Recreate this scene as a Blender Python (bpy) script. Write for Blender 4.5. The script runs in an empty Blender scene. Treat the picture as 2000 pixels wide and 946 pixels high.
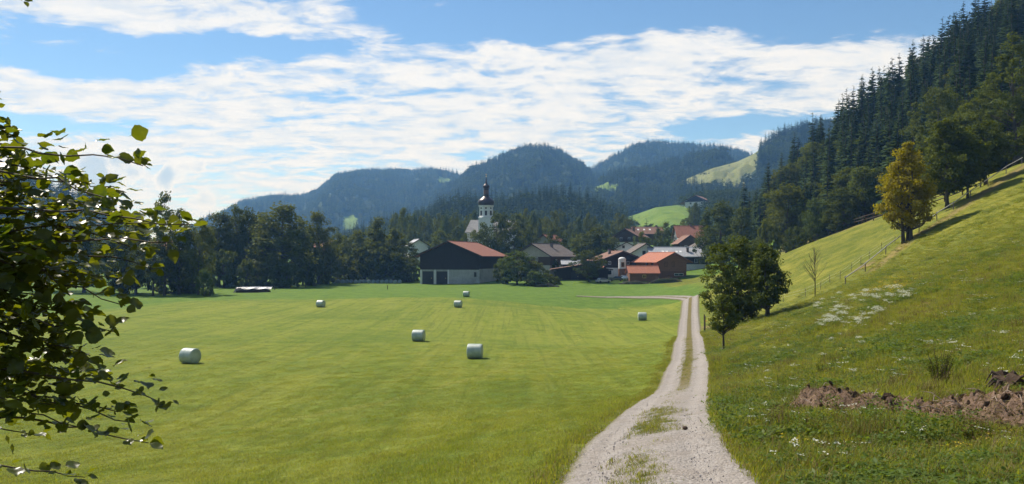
import bpy, math, random
import numpy as np
from mathutils import Vector, Matrix, Euler

# ------------------------------------------------------------------ camera, sky, sun, exposure
scene = bpy.context.scene
COL = scene.collection
F = 1550.0                                   # focal length in photo pixels (2000 px wide)
PITCH = math.atan(33.0 / F)
cam_d = bpy.data.cameras.new('camera'); cam = bpy.data.objects.new('camera', cam_d); COL.objects.link(cam)
cam_d.sensor_width = 36.0; cam_d.lens = F / 2000.0 * 36.0
cam_d.clip_start = 0.1; cam_d.clip_end = 20000
cam.location = (0, 0, 0); cam.rotation_euler = (math.pi / 2 + PITCH, 0, 0)
scene.camera = cam
scene.view_settings.view_transform = 'Standard'; scene.view_settings.look = 'None'
scene.view_settings.exposure = 0.45; scene.view_settings.gamma = 1.0
scene.view_settings.use_curve_mapping = False
cy = scene.cycles
scene.render.engine = 'CYCLES'
cy.use_denoising = True; cy.denoising_prefilter = 'ACCURATE'
try: cy.denoiser = 'OPENIMAGEDENOISE'
except Exception: pass
cy.max_bounces = 4; cy.diffuse_bounces = 2; cy.glossy_bounces = 2; cy.transmission_bounces = 3
cy.transparent_max_bounces = 4; cy.volume_bounces = 0; cy.caustics_reflective = False; cy.caustics_refractive = False
cy.sample_clamp_indirect = 4.0; cy.adaptive_threshold = 0.02

SUN_EL, SUN_AZ = math.radians(49), math.radians(-44)       # azimuth measured from the view axis (+Y), negative = left
sun_dir = Vector((math.cos(SUN_EL) * math.sin(SUN_AZ), math.cos(SUN_EL) * math.cos(SUN_AZ), math.sin(SUN_EL)))
sd = bpy.data.lights.new('sun', 'SUN'); sd.energy = 5.0; sd.angle = math.radians(0.53); sd.color = (1.0, 0.94, 0.84)
sun = bpy.data.objects.new('sun', sd); COL.objects.link(sun)
sun.rotation_euler = sun_dir.to_track_quat('Z', 'Y').to_euler(); sun.location = sun_dir * 500

class NT:
    """small helper to write node trees"""
    def __init__(s, tree): s.t = tree; s.n = tree.nodes; s.l = tree.links
    def node(s, kind, **kw):
        n = s.n.new(kind)
        for k, v in kw.items(): setattr(n, k, v)
        return n
    def put(s, sock, v):
        if isinstance(v, bpy.types.NodeSocket): s.l.new(v, sock)
        elif v is not None: sock.default_value = v
    def m(s, op, a, b=None, c=None, clamp=False):
        n = s.node('ShaderNodeMath', operation=op, use_clamp=clamp)
        for i, v in enumerate((a, b, c)):
            if v is not None: s.put(n.inputs[i], v)
        return n.outputs[0]
    def mix(s, f, a, b, blend='MIX'):
        n = s.node('ShaderNodeMix', data_type='RGBA', blend_type=blend)
        s.put(n.inputs[0], f); s.put(n.inputs[6], a); s.put(n.inputs[7], b)
        return n.outputs[2]
    def noise(s, vec, scale, detail=4, rough=0.55, dist=0.0, out=0):
        n = s.node('ShaderNodeTexNoise')
        if vec is not None: s.l.new(vec, n.inputs['Vector'])
        n.inputs['Scale'].default_value = scale; n.inputs['Detail'].default_value = detail
        n.inputs['Roughness'].default_value = rough; n.inputs['Distortion'].default_value = dist
        return n.outputs[out]
    def ramp(s, v, lo, hi, a=0.0, b=1.0):
        n = s.node('ShaderNodeMapRange', interpolation_type='SMOOTHSTEP')
        s.put(n.inputs[0], v); s.put(n.inputs[1], lo); s.put(n.inputs[2], hi); s.put(n.inputs[3], a); s.put(n.inputs[4], b)
        return n.outputs[0]
    def comb(s, x, y, z):
        n = s.node('ShaderNodeCombineXYZ')
        for i, v in enumerate((x, y, z)): s.put(n.inputs[i], v)
        return n.outputs[0]
    def sep(s, v):
        n = s.node('ShaderNodeSeparateXYZ'); s.l.new(v, n.inputs[0]); return n.outputs
    def mapping(s, vec, scale=(1, 1, 1), rot=(0, 0, 0)):
        n = s.node('ShaderNodeMapping'); s.l.new(vec, n.inputs[0])
        n.inputs['Rotation'].default_value = rot; n.inputs['Scale'].default_value = scale
        return n.outputs[0]
def rgb(r, g, b): return (r, g, b, 1.0)

def make_world():
    w = bpy.data.worlds.new('World'); scene.world = w; w.use_nodes = True
    w.cycles.sampling_method = 'MANUAL'; w.cycles.sample_map_resolution = 256
    w.node_tree.nodes.clear(); T = NT(w.node_tree)
    sky = T.node('ShaderNodeTexSky', sky_type='NISHITA', sun_disc=False)
    sky.sun_elevation = SUN_EL; sky.sun_rotation = SUN_AZ
    sky.altitude = 800; sky.air_density = 1.0; sky.dust_density = 0.15; sky.ozone_density = 3.0
    tc = T.node('ShaderNodeTexCoord').outputs['Generated']
    x, y, z = T.sep(tc)
    az = T.m('ARCTAN2', x, y); el = T.m('ARCSINE', z)
    # the cloud layer is a plane high above: project the view direction on it
    zz = T.m('ADD', T.m('MAXIMUM', z, 0.0), 0.10)
    pl = T.comb(T.m('DIVIDE', x, zz), T.m('DIVIDE', y, zz), 0.0)
    warp = T.noise(tc, 7.0, 3, 0.6, out=1)
    wx, wy, wz = T.sep(warp)
    azw = T.m('ADD', az, T.m('MULTIPLY', T.m('SUBTRACT', wx, 0.5), 0.22))
    elw = T.m('ADD', el, T.m('MULTIPLY', T.m('SUBTRACT', wz, 0.5), 0.05))
    def blob(px, py, rx, ry, amp, rot=0.0):
        a0 = math.atan((px - 1000) / F); e0 = math.atan((506 - py) / F * math.cos(a0))
        u = T.m('SUBTRACT', azw, a0); v = T.m('SUBTRACT', elw, e0)
        c, s_ = math.cos(math.radians(rot)), math.sin(math.radians(rot))
        u2 = T.m('MULTIPLY_ADD', u, c * F / rx, T.m('MULTIPLY', v, s_ * F / rx))
        v2 = T.m('MULTIPLY_ADD', v, c * F / ry, T.m('MULTIPLY', u, -s_ * F / ry))
        r2 = T.m('MULTIPLY_ADD', u2, u2, T.m('MULTIPLY', v2, v2))
        return T.m('MULTIPLY', T.m('POWER', 2.718, T.m('MULTIPLY', r2, -1.0)), amp)
    cov = 0.0
    for bl in CLOUDS: cov = T.m('ADD', cov, blob(*bl))
    cov = T.m('MINIMUM', cov, 0.145)
    n1 = T.noise(T.mapping(pl, (0.9, 1.0, 1)), 1.0, 4, 0.6, 0.0)
    n2 = T.noise(T.mapping(pl, (2.2, 3.0, 1)), 1.5, 7, 0.68, 0.6)
    nn = T.m('ADD', T.m('MULTIPLY', n1, 0.45), T.m('MULTIPLY', n2, 0.55))
    puff = T.noise(T.mapping(pl, (4.0, 5.0, 1)), 1.6, 4, 0.6)
    dens = T.ramp(T.m('ADD', T.m('ADD', nn, T.m('MULTIPLY', T.m('SUBTRACT', puff, 0.5), 0.30)), cov), 0.49, 0.66)
    shade = T.ramp(T.m('ADD', T.m('MULTIPLY', puff, 0.5), T.m('MULTIPLY', n2, 0.5)), 0.36, 0.60)
    ccol = T.mix(shade, rgb(5.1, 5.7, 6.5), rgb(7.1, 7.05, 6.95))
    # blue of the clear sky
    sk = T.mix(1.0, sky.outputs[0], rgb(0.74, 0.87, 0.94), 'MULTIPLY')
    # a bank of heaped clouds low in the sky, grey-blue bodies with white rims
    heap = 0.0
    hn = T.noise(T.comb(T.m('MULTIPLY', az, 30.0), T.m('MULTIPLY', el, 34.0), 3.0), 1.6, 5, 0.62)
    for bl in HEAPS: heap = T.m('MAXIMUM', heap, blob(*bl))
    hd = T.m('ADD', heap, T.m('MULTIPLY', T.m('SUBTRACT', hn, 0.5), 0.75))
    hmask = T.ramp(hd, 0.46, 0.60)
    hcol = T.mix(T.ramp(hd, 0.54, 0.85), rgb(7.2, 7.2, 7.1), rgb(3.9, 4.8, 6.0))
    col = T.mix(T.m('MULTIPLY', dens, 0.97), sk, ccol)
    col = T.mix(T.m('MULTIPLY', hmask, 0.93), col, hcol)
    bg = T.node('ShaderNodeBackground'); T.l.new(col, bg.inputs[0]); bg.inputs[1].default_value = 0.10
    out = T.node('ShaderNodeOutputWorld'); T.l.new(bg.outputs[0], out.inputs[0])
# cloud sheets (+) and clear gaps (-): photo column, row, half sizes, amount, tilt
CLOUDS = [(420, 88, 260, 20, -.26), (900, 40, 160, 22, -.2), (330, 5, 420, 36, .24), (700, 12, 150, 20, .12), (60, 45, 120, 40, .15),
          (900, 190, 620, 85, .26, 3), (1480, 130, 380, 48, .36), (1250, 200, 380, 62, .26), (250, 178, 260, 36, .20),
          (700, 300, 520, 55, .34), (1050, 255, 300, 50, .18), (330, 350, 240, 60, .22), (150, 305, 170, 26, .16),
          (1060, 320, 200, 30, .2), (1480, 48, 190, 18, .13), (1560, 280, 120, 14, .12),
          (1250, 30, 520, 40, -.32), (130, 112, 190, 36, -.26), (190, 243, 250, 20, -.28), (640, 228, 150, 11, -.14),
          (1400, 245, 230, 26, -.30), (1750, 40, 200, 40, -.2), (1240, 285, 120, 14, -.12), (60, 270, 90, 25, -.15)]
HEAPS = [(225, 330, 55, 52, .95), (335, 345, 48, 42, .85), (420, 390, 30, 20, .7)]
make_world()

# ------------------------------------------------------------------ pixel <-> place helpers
cp, sp = math.cos(PITCH), math.sin(PITCH)
def P(px, py, d):
    u = (px - 1000.0) / F; v = (473.0 - py) / F
    ry = cp - sp * v; rz = sp + cp * v
    return Vector((u * d / ry, d, rz * d / ry))
def pix(X, Y, Z):
    f = Y * cp + Z * sp; u = X; v = -Y * sp + Z * cp
    return 1000 + F * u / f, 473 - F * v / f

# ------------------------------------------------------------------ terrain
CTRL = [  # (column, row, distance) read from the photograph
 (1277,946,10.3),(1273,850,15.4),(1297,801,22.3),(1333,752,40),(1345,703,56),(1344,662,79),(1345,621,120),(1349,591,162),(1250,580,182),(1150,579,186),
 (0,946,21),(500,946,18.5),(900,946,13.5),(500,850,31),(150,850,34),(800,850,27),(500,750,50),(1000,750,45),
 (928,700.5,65),(373,710,62.6),(818,666.5,83),(895,601,134),(911,580,166),(627,600,134),(1254,626,116),(1100,690,68),(150,640,95),
 (880,555,250),(560,560,235),(330,577,180),(720,550,275),(1250,545,248),(1120,545,250),
 (1480,946,9.8),(2000,946,8.0),(2000,835,12.5),(1600,800,16.5),(1850,800,14.6),(1450,800,21),(1412,690,56),(1440,634,78),(1505,618,86),
 (1640,610,48),(1800,585,42),(2000,560,34),(1750,680,27),(1600,700,33),(2000,690,20),(1590,580,95),(1775,472,95),(1850,405,108),(2000,318,118),(2000,450,62),
 (1900,450,77),(1540,492,140),(1700,430,137),(1600,505,120),(1550,560,108),(1530,525,126),(1345,545,240),(1400,548,205),(1460,520,190),(1820,385,140)]
XYZ = [(0,0,-1.7),(0.6,4,-2.05),(-8,2,-2.4),(8,2,-1.2),(20,5,1.0),(35,15,2.2),(60,30,7.0),(0,-40,-1),(-40,0,-5.5),(-80,40,-8),(60,-20,5),(-60,-60,-5),
       (-160,100,-8.3),(-160,220,-8),(-300,300,-6),(-20,300,-7),(70,330,-2.5),(70,400,6),(0,400,0),(-80,400,-4),(-200,420,-3),(30,480,10),(140,300,10),(140,200,22),(120,140,20),(150,80,24),(120,20,20),
       (0,900,15),(-300,900,12),(300,900,25),(-600,500,0),(500,200,50),(500,600,50)]
_pts = [tuple(P(*c)) for c in CTRL] + XYZ
_A = np.array(_pts, float)
def _ker(r2): return np.where(r2 > 1e-12, 0.5 * r2 * np.log(np.maximum(r2, 1e-12)), 0.0)
_xy = _A[:, :2] / 100.0; _n = len(_A)
_K = _ker(((_xy[:, None, :] - _xy[None]) ** 2).sum(-1)) + np.eye(_n) * 2e-4
_Q = np.hstack([np.ones((_n, 1)), _xy])
_L = np.block([[_K, _Q], [_Q.T, np.zeros((3, 3))]])
_W = np.linalg.solve(_L, np.concatenate([_A[:, 2], np.zeros(3)]))
def tps(X, Y):
    X = np.asarray(X, float) / 100; Y = np.asarray(Y, float) / 100
    sh = X.shape; q = np.stack([X.ravel(), Y.ravel()], 1); out = np.empty(len(q))
    for i in range(0, len(q), 20000):
        k = _ker(((q[i:i + 20000, None, :] - _xy[None]) ** 2).sum(-1))
        out[i:i + 20000] = k @ _W[:_n] + _W[_n] + q[i:i + 20000] @ _W[_n + 1:]
    return out.reshape(sh)
_rs = np.random.RandomState(5)
_nz = [(_rs.uniform(-1, 1, 2), _rs.uniform(0, 6.28)) for _ in range(24)]
def fbm(X, Y, wl):
    s = 0
    for i, (k, ph) in enumerate(_nz):
        f = (1.0 + 0.35 * i) / wl * 2.2
        s = s + np.sin((k[0] * X + k[1] * Y) * f * 3.0 + ph) / (1 + 0.35 * i)
    return s / 3.0
def foot_x(Y): return 83 + np.clip(Y - 300, 0, 1500) * 0.40 + np.clip((190 - Y) / 190.0, 0, 1) * 40
def gz(X, Y):
    X = np.asarray(X, float); Y = np.asarray(Y, float)
    r = np.hypot(X, Y)
    a = np.clip(tps(np.clip(X, -500, 500), np.clip(Y, -100, 900)), -12, 60)
    a = a * np.clip(1.6 - r / 1500, 0, 1)
    e = X - foot_x(Y)
    ridge = 186.0
    m = np.where(e < ridge, e * 0.79, ridge * 0.79 - (e - ridge) * 0.25) + 6 * fbm(X, Y, 160) * np.clip(e / 60, 0, 1)
    m = m * np.clip((1500 - Y) / 500, 0, 1) * np.clip((Y + 250) / 200, 0, 1) + 3
    w = np.clip((X - 45) / 30, 0, 1)
    sm = 0.5 * (a + m + np.sqrt((a - m) ** 2 + 16)) - 0.3
    z = a * (1 - w) + np.where(w > 0, sm, 0) * w
    z = z + 0.05 * fbm(X, Y, 9) * np.clip((r - 8) / 30, 0, 1) + np.clip(X / (Y + 30) - 0.2, 0, .4) * 0.35 * fbm(X + 31, Y, 5)
    return z
def g1(x, y): return float(gz(np.array([x]), np.array([y]))[0])
def G(px, d, dz=0.0):
    x = (px - 1000.0) / F * d
    return Vector((x, d, g1(x, d) + dz))
def ray_ground(px, py, d0=4.0, d1=420.0):
    ds = np.geomspace(d0, d1, 500); p0 = P(px, py, 1.0)
    z = p0.z * ds; g = gz(p0.x * ds, ds)
    hit = np.nonzero(z <= g)[0]
    d = ds[hit[0]] if len(hit) else d1
    return Vector((p0.x * d, d, g1(p0.x * d, d)))

ROAD_PX = [(1277,10.3),(1273,15.4),(1297,22.3),(1322,30),(1336,40),(1345,56),(1345,79),(1346,120),(1349,155)]
_rc = [(-0.4,-25),(0.1,-8),(0.5,0),(1.1,5)] + [((p - 1000) / F * d, d) for p, d in ROAD_PX] + [(37.2,168),(35.5,174),(31,179.5),(24,183),(15,185.3)]
def catmull(pts, n):
    p = np.array(pts, float); p = np.vstack([2 * p[0] - p[1], p, 2 * p[-1] - p[-2]]); out = []
    for i in range(1, len(p) - 2):
        for t in np.linspace(0, 1, n, endpoint=False):
            a, b, c, d = p[i - 1], p[i], p[i + 1], p[i + 2]
            out.append(0.5 * (2 * b + (c - a) * t + (2 * a - 5 * b + 4 * c - d) * t * t + (3 * b - a - 3 * c + d) * t ** 3))
    out.append(p[-2]); return np.array(out)
RC = catmull(_rc, 14)
def road_s(X, Y):
    """signed distance to the track's centre line (positive on the right), and position along it"""
    X = np.asarray(X, float).ravel(); Y = np.asarray(Y, float).ravel()
    best = np.full(X.shape, 1e9); sgn = np.zeros(X.shape)
    for a, b in zip(RC[:-1], RC[1:]):
        ab = b - a; L2 = (ab ** 2).sum()
        t = np.clip(((X - a[0]) * ab[0] + (Y - a[1]) * ab[1]) / L2, 0, 1)
        dx = X - a[0] - t * ab[0]; dy = Y - a[1] - t * ab[1]; d = np.hypot(dx, dy)
        k = d < best; best = np.where(k, d, best); sgn = np.where(k, np.sign(ab[1] * dx - ab[0] * dy), sgn)
    return best * sgn

# ------------------------------------------------------------------ mesh helpers
def new_mesh(name, V, Fq, mats=None, smooth=False, mi=None):
    """V (n,3); Fq: array (m,k) or list of index tuples"""
    me = bpy.data.meshes.new(name)
    V = np.asarray(V, np.float32).reshape(-1, 3)
    if isinstance(Fq, np.ndarray):
        m, k = Fq.shape
        me.vertices.add(len(V)); me.vertices.foreach_set('co', V.ravel())
        me.loops.add(m * k); me.loops.foreach_set('vertex_index', Fq.astype(np.int32).ravel())
        me.polygons.add(m); me.polygons.foreach_set('loop_start', np.arange(0, m * k, k, dtype=np.int32))
        me.update(calc_edges=True)
    else:
        me.from_pydata([tuple(map(float, v)) for v in V], [], Fq)
    for mt in (mats or []): me.materials.append(mt)
    if mi is not None: me.polygons.foreach_set('material_index', np.asarray(mi, np.int32))
    if smooth: me.polygons.foreach_set('use_smooth', np.ones(len(me.polygons), bool))
    me.update()
    return me
def link(name, data, parent=None, loc=None, rot=None, scl=None):
    o = bpy.data.objects.new(name, data); COL.objects.link(o)
    if parent is not None: o.parent = parent
    if loc is not None: o.location = loc
    if rot is not None: o.rotation_euler = rot
    if scl is not None: o.scale = scl if hasattr(scl, '__len__') else (scl,) * 3
    return o
def tag(o, label=None, cat=None, group=None, kind=None):
    for k, v in (('label', label), ('category', cat), ('group', group), ('kind', kind)):
        if v: o[k] = v
    return o
def thing(name, label, cat, loc, rz=0.0, group=None, scl=1.0):
    return tag(link(name, None, None, loc, (0, 0, rz), scl), label, cat, group)

class MB:
    def __init__(s): s.v = []; s.f = []
    def add(s, V, Fs):
        b = len(s.v); s.v += [tuple(map(float, p)) for p in V]; s.f += [tuple(i + b for i in f) for f in Fs]; return s
    def box(s, x0, x1, y0, y1, z0, z1):
        return s.add([(x0,y0,z0),(x1,y0,z0),(x1,y1,z0),(x0,y1,z0),(x0,y0,z1),(x1,y0,z1),(x1,y1,z1),(x0,y1,z1)],
                     [(0,3,2,1),(4,5,6,7),(0,1,5,4),(1,2,6,5),(2,3,7,6),(3,0,4,7)])
    def hexa(s, b4, t4):
        return s.add(list(b4) + list(t4), [(0,3,2,1),(4,5,6,7),(0,1,5,4),(1,2,6,5),(2,3,7,6),(3,0,4,7)])
    def prism(s, poly, y0, y1):          # polygon in x,z extruded along y
        n = len(poly); V = [(x, y0, z) for x, z in poly] + [(x, y1, z) for x, z in poly]
        return s.add(V, [tuple(range(n)), tuple(range(2 * n - 1, n - 1, -1))] + [(i, i + n, (i + 1) % n + n, (i + 1) % n) for i in range(n)])
    def bar(s, a, b, w, h=None):
        a = Vector(a); b = Vector(b); h = h or w; d = (b - a).normalized()
        u = d.cross(Vector((0, 0, 1))); u = u.normalized() if u.length > 1e-4 else Vector((1, 0, 0)); v = u.cross(d)
        c = [(-w/2,-h/2),(w/2,-h/2),(w/2,h/2),(-w/2,h/2)]
        return s.hexa([a + u * p + v * q for p, q in c], [b + u * p + v * q for p, q in c])
    def tube(s, pts, rad, n=6, cap=True):
        pts = [Vector(p) for p in pts]; V = []; Fs = []
        for i, p in enumerate(pts):
            d = (pts[min(i + 1, len(pts) - 1)] - pts[max(i - 1, 0)]).normalized()
            u = d.cross(Vector((0.31, 0.95, 0.05))).normalized(); w = d.cross(u)
            for k in range(n):
                a = 6.2832 * k / n; V.append(p + (u * math.cos(a) + w * math.sin(a)) * rad[i])
        for i in range(len(pts) - 1):
            for k in range(n): Fs.append((i*n+k, i*n+(k+1)%n, (i+1)*n+(k+1)%n, (i+1)*n+k))
        if cap: Fs.append(tuple(range(n - 1, -1, -1))); Fs.append(tuple((len(pts)-1)*n + k for k in range(n)))
        return s.add(V, Fs)
    def lathe(s, prof, n=20, cx=0, cy=0, ph=0.0):
        V = []; Fs = []
        for r, z in prof:
            for k in range(n):
                a = 6.2832 * k / n + ph; V.append((cx + r * math.cos(a), cy + r * math.sin(a), z))
        for i in range(len(prof) - 1):
            for k in range(n): Fs.append((i*n+k, i*n+(k+1)%n, (i+1)*n+(k+1)%n, (i+1)*n+k))
        Fs.append(tuple(range(n - 1, -1, -1))); Fs.append(tuple((len(prof)-1)*n + k for k in range(n)))
        return s.add(V, Fs)
    def mesh(s, name, mat, smooth=False): return new_mesh(name, s.v, s.f, [mat], smooth)
    def build(s, name, mat, parent=None, smooth=False, **kw): return link(name, s.mesh(name, mat, smooth), parent, **kw)

# ------------------------------------------------------------------ materials
def mat_new(name):
    m = bpy.data.materials.new(name); m.use_nodes = True; m.node_tree.nodes.clear(); T = NT(m.node_tree)
    return m, T, T.node('ShaderNodeOutputMaterial')
def principled(T, col, rough=0.8, spec=0.3, normal=None, metal=0.0):
    b = T.node('ShaderNodeBsdfPrincipled'); T.put(b.inputs['Base Color'], col); T.put(b.inputs['Roughness'], rough)
    b.inputs['Specular IOR Level'].default_value = spec; b.inputs['Metallic'].default_value = metal
    if normal is not None: T.l.new(normal, b.inputs['Normal'])
    return b
def bump(T, h, strength=0.4, dist=0.05):
    b = T.node('ShaderNodeBump'); b.inputs['Strength'].default_value = strength; b.inputs['Distance'].default_value = dist
    T.l.new(h, b.inputs['Height']); return b.outputs[0]
def surf(name, c1, c2, scale=2.0, rough=0.85, spec=0.2, stretch=(1, 1, 1), bmp=0.3, bdist=0.03, metal=0.0, dirt=0.25):
    """plain weathered surface: two tones, fine grain and blotches"""
    m, T, out = mat_new(name)
    co = T.mapping(T.node('ShaderNodeTexCoord').outputs['Object'], stretch)
    a = T.noise(co, scale, 6, 0.65); b = T.noise(co, scale * 0.17, 4, 0.6)
    f = T.ramp(a, 0.3, 0.7)
    col = T.mix(f, rgb(*c1), rgb(*c2))
    col = T.mix(T.m('MULTIPLY', T.ramp(b, 0.45, 0.75), dirt), col, rgb(*(0.55 * v for v in c1)))
    bs = principled(T, col, rough, spec, bump(T, a, bmp, bdist), metal)
    T.l.new(bs.outputs[0], out.inputs[0]); return m
def leafy(name, c1, c2, c3, trans=0.35, rough=0.65, spec=0.07, nscale=0.6, tcol=None):
    """foliage: varies by tree, by clump and by leaf, lets light through"""
    m, T, out = mat_new(name)
    oi = T.node('ShaderNodeObjectInfo'); ge = T.node('ShaderNodeNewGeometry')
    co = T.node('ShaderNodeTexCoord').outputs['Object']
    cl = T.noise(co, nscale, 3, 0.5)
    f = T.m('ADD', T.m('MULTIPLY', ge.outputs['Random Per Island'], 0.55), T.m('MULTIPLY', T.ramp(cl, 0.35, 0.65), 0.45))
    col = T.mix(f, rgb(*c1), rgb(*c2))
    col = T.mix(T.m('MULTIPLY', oi.outputs['Random'], 0.75), col, rgb(*c3))
    b = principled(T, col, rough, spec)
    tr = T.node('ShaderNodeBsdfTranslucent')
    T.l.new(T.mix(1.0, col, rgb(*(tcol or (1.5, 1.35, 0.5))), 'MULTIPLY'), tr.inputs[0])
    mx = T.node('ShaderNodeMixShader'); mx.inputs[0].default_value = trans
    T.l.new(b.outputs[0], mx.inputs[1]); T.l.new(tr.outputs[0], mx.inputs[2])
    T.l.new(mx.outputs[0], out.inputs[0]); return m
MT = {}
MT['bark'] = surf('bark', (.06,.05,.04), (.11,.095,.08), 6, 0.95, 0.1, (1, 1, .25), 0.8, 0.05)
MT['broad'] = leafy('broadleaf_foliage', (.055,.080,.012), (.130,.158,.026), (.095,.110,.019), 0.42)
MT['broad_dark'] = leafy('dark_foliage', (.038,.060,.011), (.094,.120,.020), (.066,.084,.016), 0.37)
MT['broad_light'] = leafy('light_foliage', (.05,.085,.018), (.10,.14,.03), (.075,.10,.022), 0.38)
MT['yellow_leaf'] = leafy('yellowing_foliage', (.15,.145,.014), (.42,.33,.026), (.27,.22,.018), 0.46, tcol=(1.3, 1.35, .4))
MT['spruce'] = leafy('spruce_needles', (.016,.034,.010), (.046,.070,.018), (.040,.066,.016), 0.16, 0.8, 0.05, 0.4)
MT['far_spruce'] = leafy('far_spruce_needles', (.018,.040,.016), (.040,.068,.026), (.046,.074,.026), 0.10, 0.8, 0.05, 0.2)
MT['far_broad'] = leafy('far_broadleaf', (.042,.072,.018), (.085,.12,.03), (.09,.125,.03), 0.30, 0.8, 0.05, 0.3)
MT['hazel'] = leafy('hazel_leaf', (.018,.036,.009), (.055,.082,.014), (.066,.076,.012), 0.46, 0.36, 0.4, 3.0, (3.3, 2.9, 0.45))
MT['hazel_stem'] = surf('hazel_bark', (.05,.038,.028), (.10,.08,.06), 30, 0.8, 0.2)

def field_colour(T, co, gain=1.0):
    """mown field: swaths about 19 degrees right of the view axis, patches of fresher and drier growth"""
    gain *= 1.24; c = lambda r, g, b: rgb(r * gain, g * gain, b * gain)
    big = T.noise(co, 0.045, 4, 0.6); mid = T.noise(co, 0.35, 5, 0.65)
    sw = T.noise(T.mapping(co, (0.42, 0.012, 1), (0, 0, math.radians(19))), 1.0, 3, 0.6)
    sw2 = T.noise(T.mapping(co, (1.6, 0.03, 1), (0, 0, math.radians(19))), 1.0, 3, 0.6)
    base = T.mix(T.ramp(mid, 0.3, 0.7), c(.100,.140,.016), c(.170,.195,.025))
    base = T.mix(T.m('MULTIPLY', T.ramp(sw, 0.40, 0.62), 0.45), base, c(.205,.212,.034))
    base = T.mix(T.m('MULTIPLY', T.ramp(sw2, 0.50, 0.66), 0.45), base, c(.075,.108,.013))
    base = T.mix(T.m('MULTIPLY', T.ramp(big, 0.45, 0.65), 0.6), base, c(.085,.128,.015))
    return base, big, mid
def ground_material():
    m, T, out = mat_new('meadow_ground')
    co = T.node('ShaderNodeTexCoord').outputs['Object']
    at = T.node('ShaderNodeAttribute'); at.attribute_name = 'zone'
    lush, dry, hill = T.sep(at.outputs['Vector'])
    base, big, mid = field_colour(T, co); fine = T.noise(co, 5.0, 8, 0.7); clod = T.noise(T.mapping(co, (1, .45, 1)), 1.1, 5, 0.7)
    lushc = T.mix(T.ramp(mid, 0.3, 0.7), rgb(.080,.150,.018), rgb(.130,.205,.030))
    base = T.mix(lush, base, lushc)
    hillc = T.mix(T.ramp(mid, 0.35, 0.65), rgb(.130,.150,.018), rgb(.25,.235,.036))
    hillc = T.mix(T.m('MULTIPLY', T.ramp(big, 0.4, 0.65), 0.5), hillc, rgb(.085,.115,.018))
    base = T.mix(hill, base, hillc)
    base = T.mix(dry, base, T.mix(T.ramp(mid, .3, .7), rgb(.21,.155,.06), rgb(.29,.21,.095)))
    base = T.mix(T.m('MULTIPLY', T.ramp(fine, 0.50, 0.30), 0.6), base, rgb(.035,.05,.010))
    base = T.mix(T.m('MULTIPLY', T.ramp(clod, 0.46, 0.30), 0.45), base, rgb(.05,.075,.012))
    base = T.mix(T.m('MULTIPLY', T.ramp(fine, 0.56, 0.72), 0.40), base, rgb(.28,.27,.07))
    b = principled(T, base, 0.9, 0.08, bump(T, T.m('ADD', fine, T.m('MULTIPLY', T.m('ADD', mid, clod), 1.3)), 1.0, 0.16))
    T.l.new(b.outputs[0], out.inputs[0]); return m
def mown_material():
    m, T, out = mat_new('mown_grass'); ge = T.node('ShaderNodeNewGeometry')
    base, _, _ = field_colour(T, ge.outputs['Position'], 1.45)
    col = T.mix(T.m('MULTIPLY', ge.outputs['Random Per Island'], 0.6), base, rgb(.34,.31,.075))
    oi = T.node('ShaderNodeObjectInfo'); col = T.mix(T.m('MULTIPLY', oi.outputs['Random'], 0.5), col, rgb(.11,.15,.02))
    b = principled(T, col, .6, .1); tr = T.node('ShaderNodeBsdfTranslucent'); T.l.new(T.mix(1.0, col, rgb(1.4, 1.3, .5), 'MULTIPLY'), tr.inputs[0])
    mx = T.node('ShaderNodeMixShader'); mx.inputs[0].default_value = .45; T.l.new(b.outputs[0], mx.inputs[1]); T.l.new(tr.outputs[0], mx.inputs[2]); T.l.new(mx.outputs[0], out.inputs[0]); return m
MT['ground'] = ground_material()

# ------------------------------------------------------------------ ground sheet
def seg_dist(X, Y, pts):
    best = np.full(X.shape, 1e9)
    for (ax, ay), (bx, by) in zip(pts[:-1], pts[1:]):
        L2 = (bx-ax)**2 + (by-ay)**2
        t = np.clip(((X-ax)*(bx-ax) + (Y-ay)*(by-ay)) / L2, 0, 1)
        best = np.minimum(best, np.hypot(X-ax-t*(bx-ax), Y-ay-t*(by-ay)))
    return best
def sstep(v, a, b):
    t = np.clip((v - a) / (b - a), 0, 1); return t * t * (3 - 2 * t)
LINE_A = [tuple(ray_ground(*p))[:2] for p in ((480,840),(640,808),(760,785),(900,747),(1000,718),(1080,690),(1140,655),(1190,618),(1215,600))]
LINE_B = [tuple(ray_ground(*p))[:2] for p in ((300,650),(480,631),(620,614),(780,598),(900,588))]
FENCE_LOW = [(1530,591),(1573,581),(1603,567),(1621,556),(1641,546),(1663,531),(1681,517),(1698,508),(1722,492),(1748,478)]
FENCE_MID = [(1651,559),(1690,531),(1730,500),(1763,474),(1795,455),(1830,433),(1862,411),(1895,388),(1930,364),(1965,341),(1996,321)]
FENCE_TOP = [(1545,478),(1560,470),(1577,465),(1596,459),(1618,454),(1640,448),(1662,442),(1684,437),(1706,431),(1740,424),(1775,416),(1810,408),(1845,397),(1880,382),(1915,366)]
MID_XY = [ray_ground(*p) for p in FENCE_MID]
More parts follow.
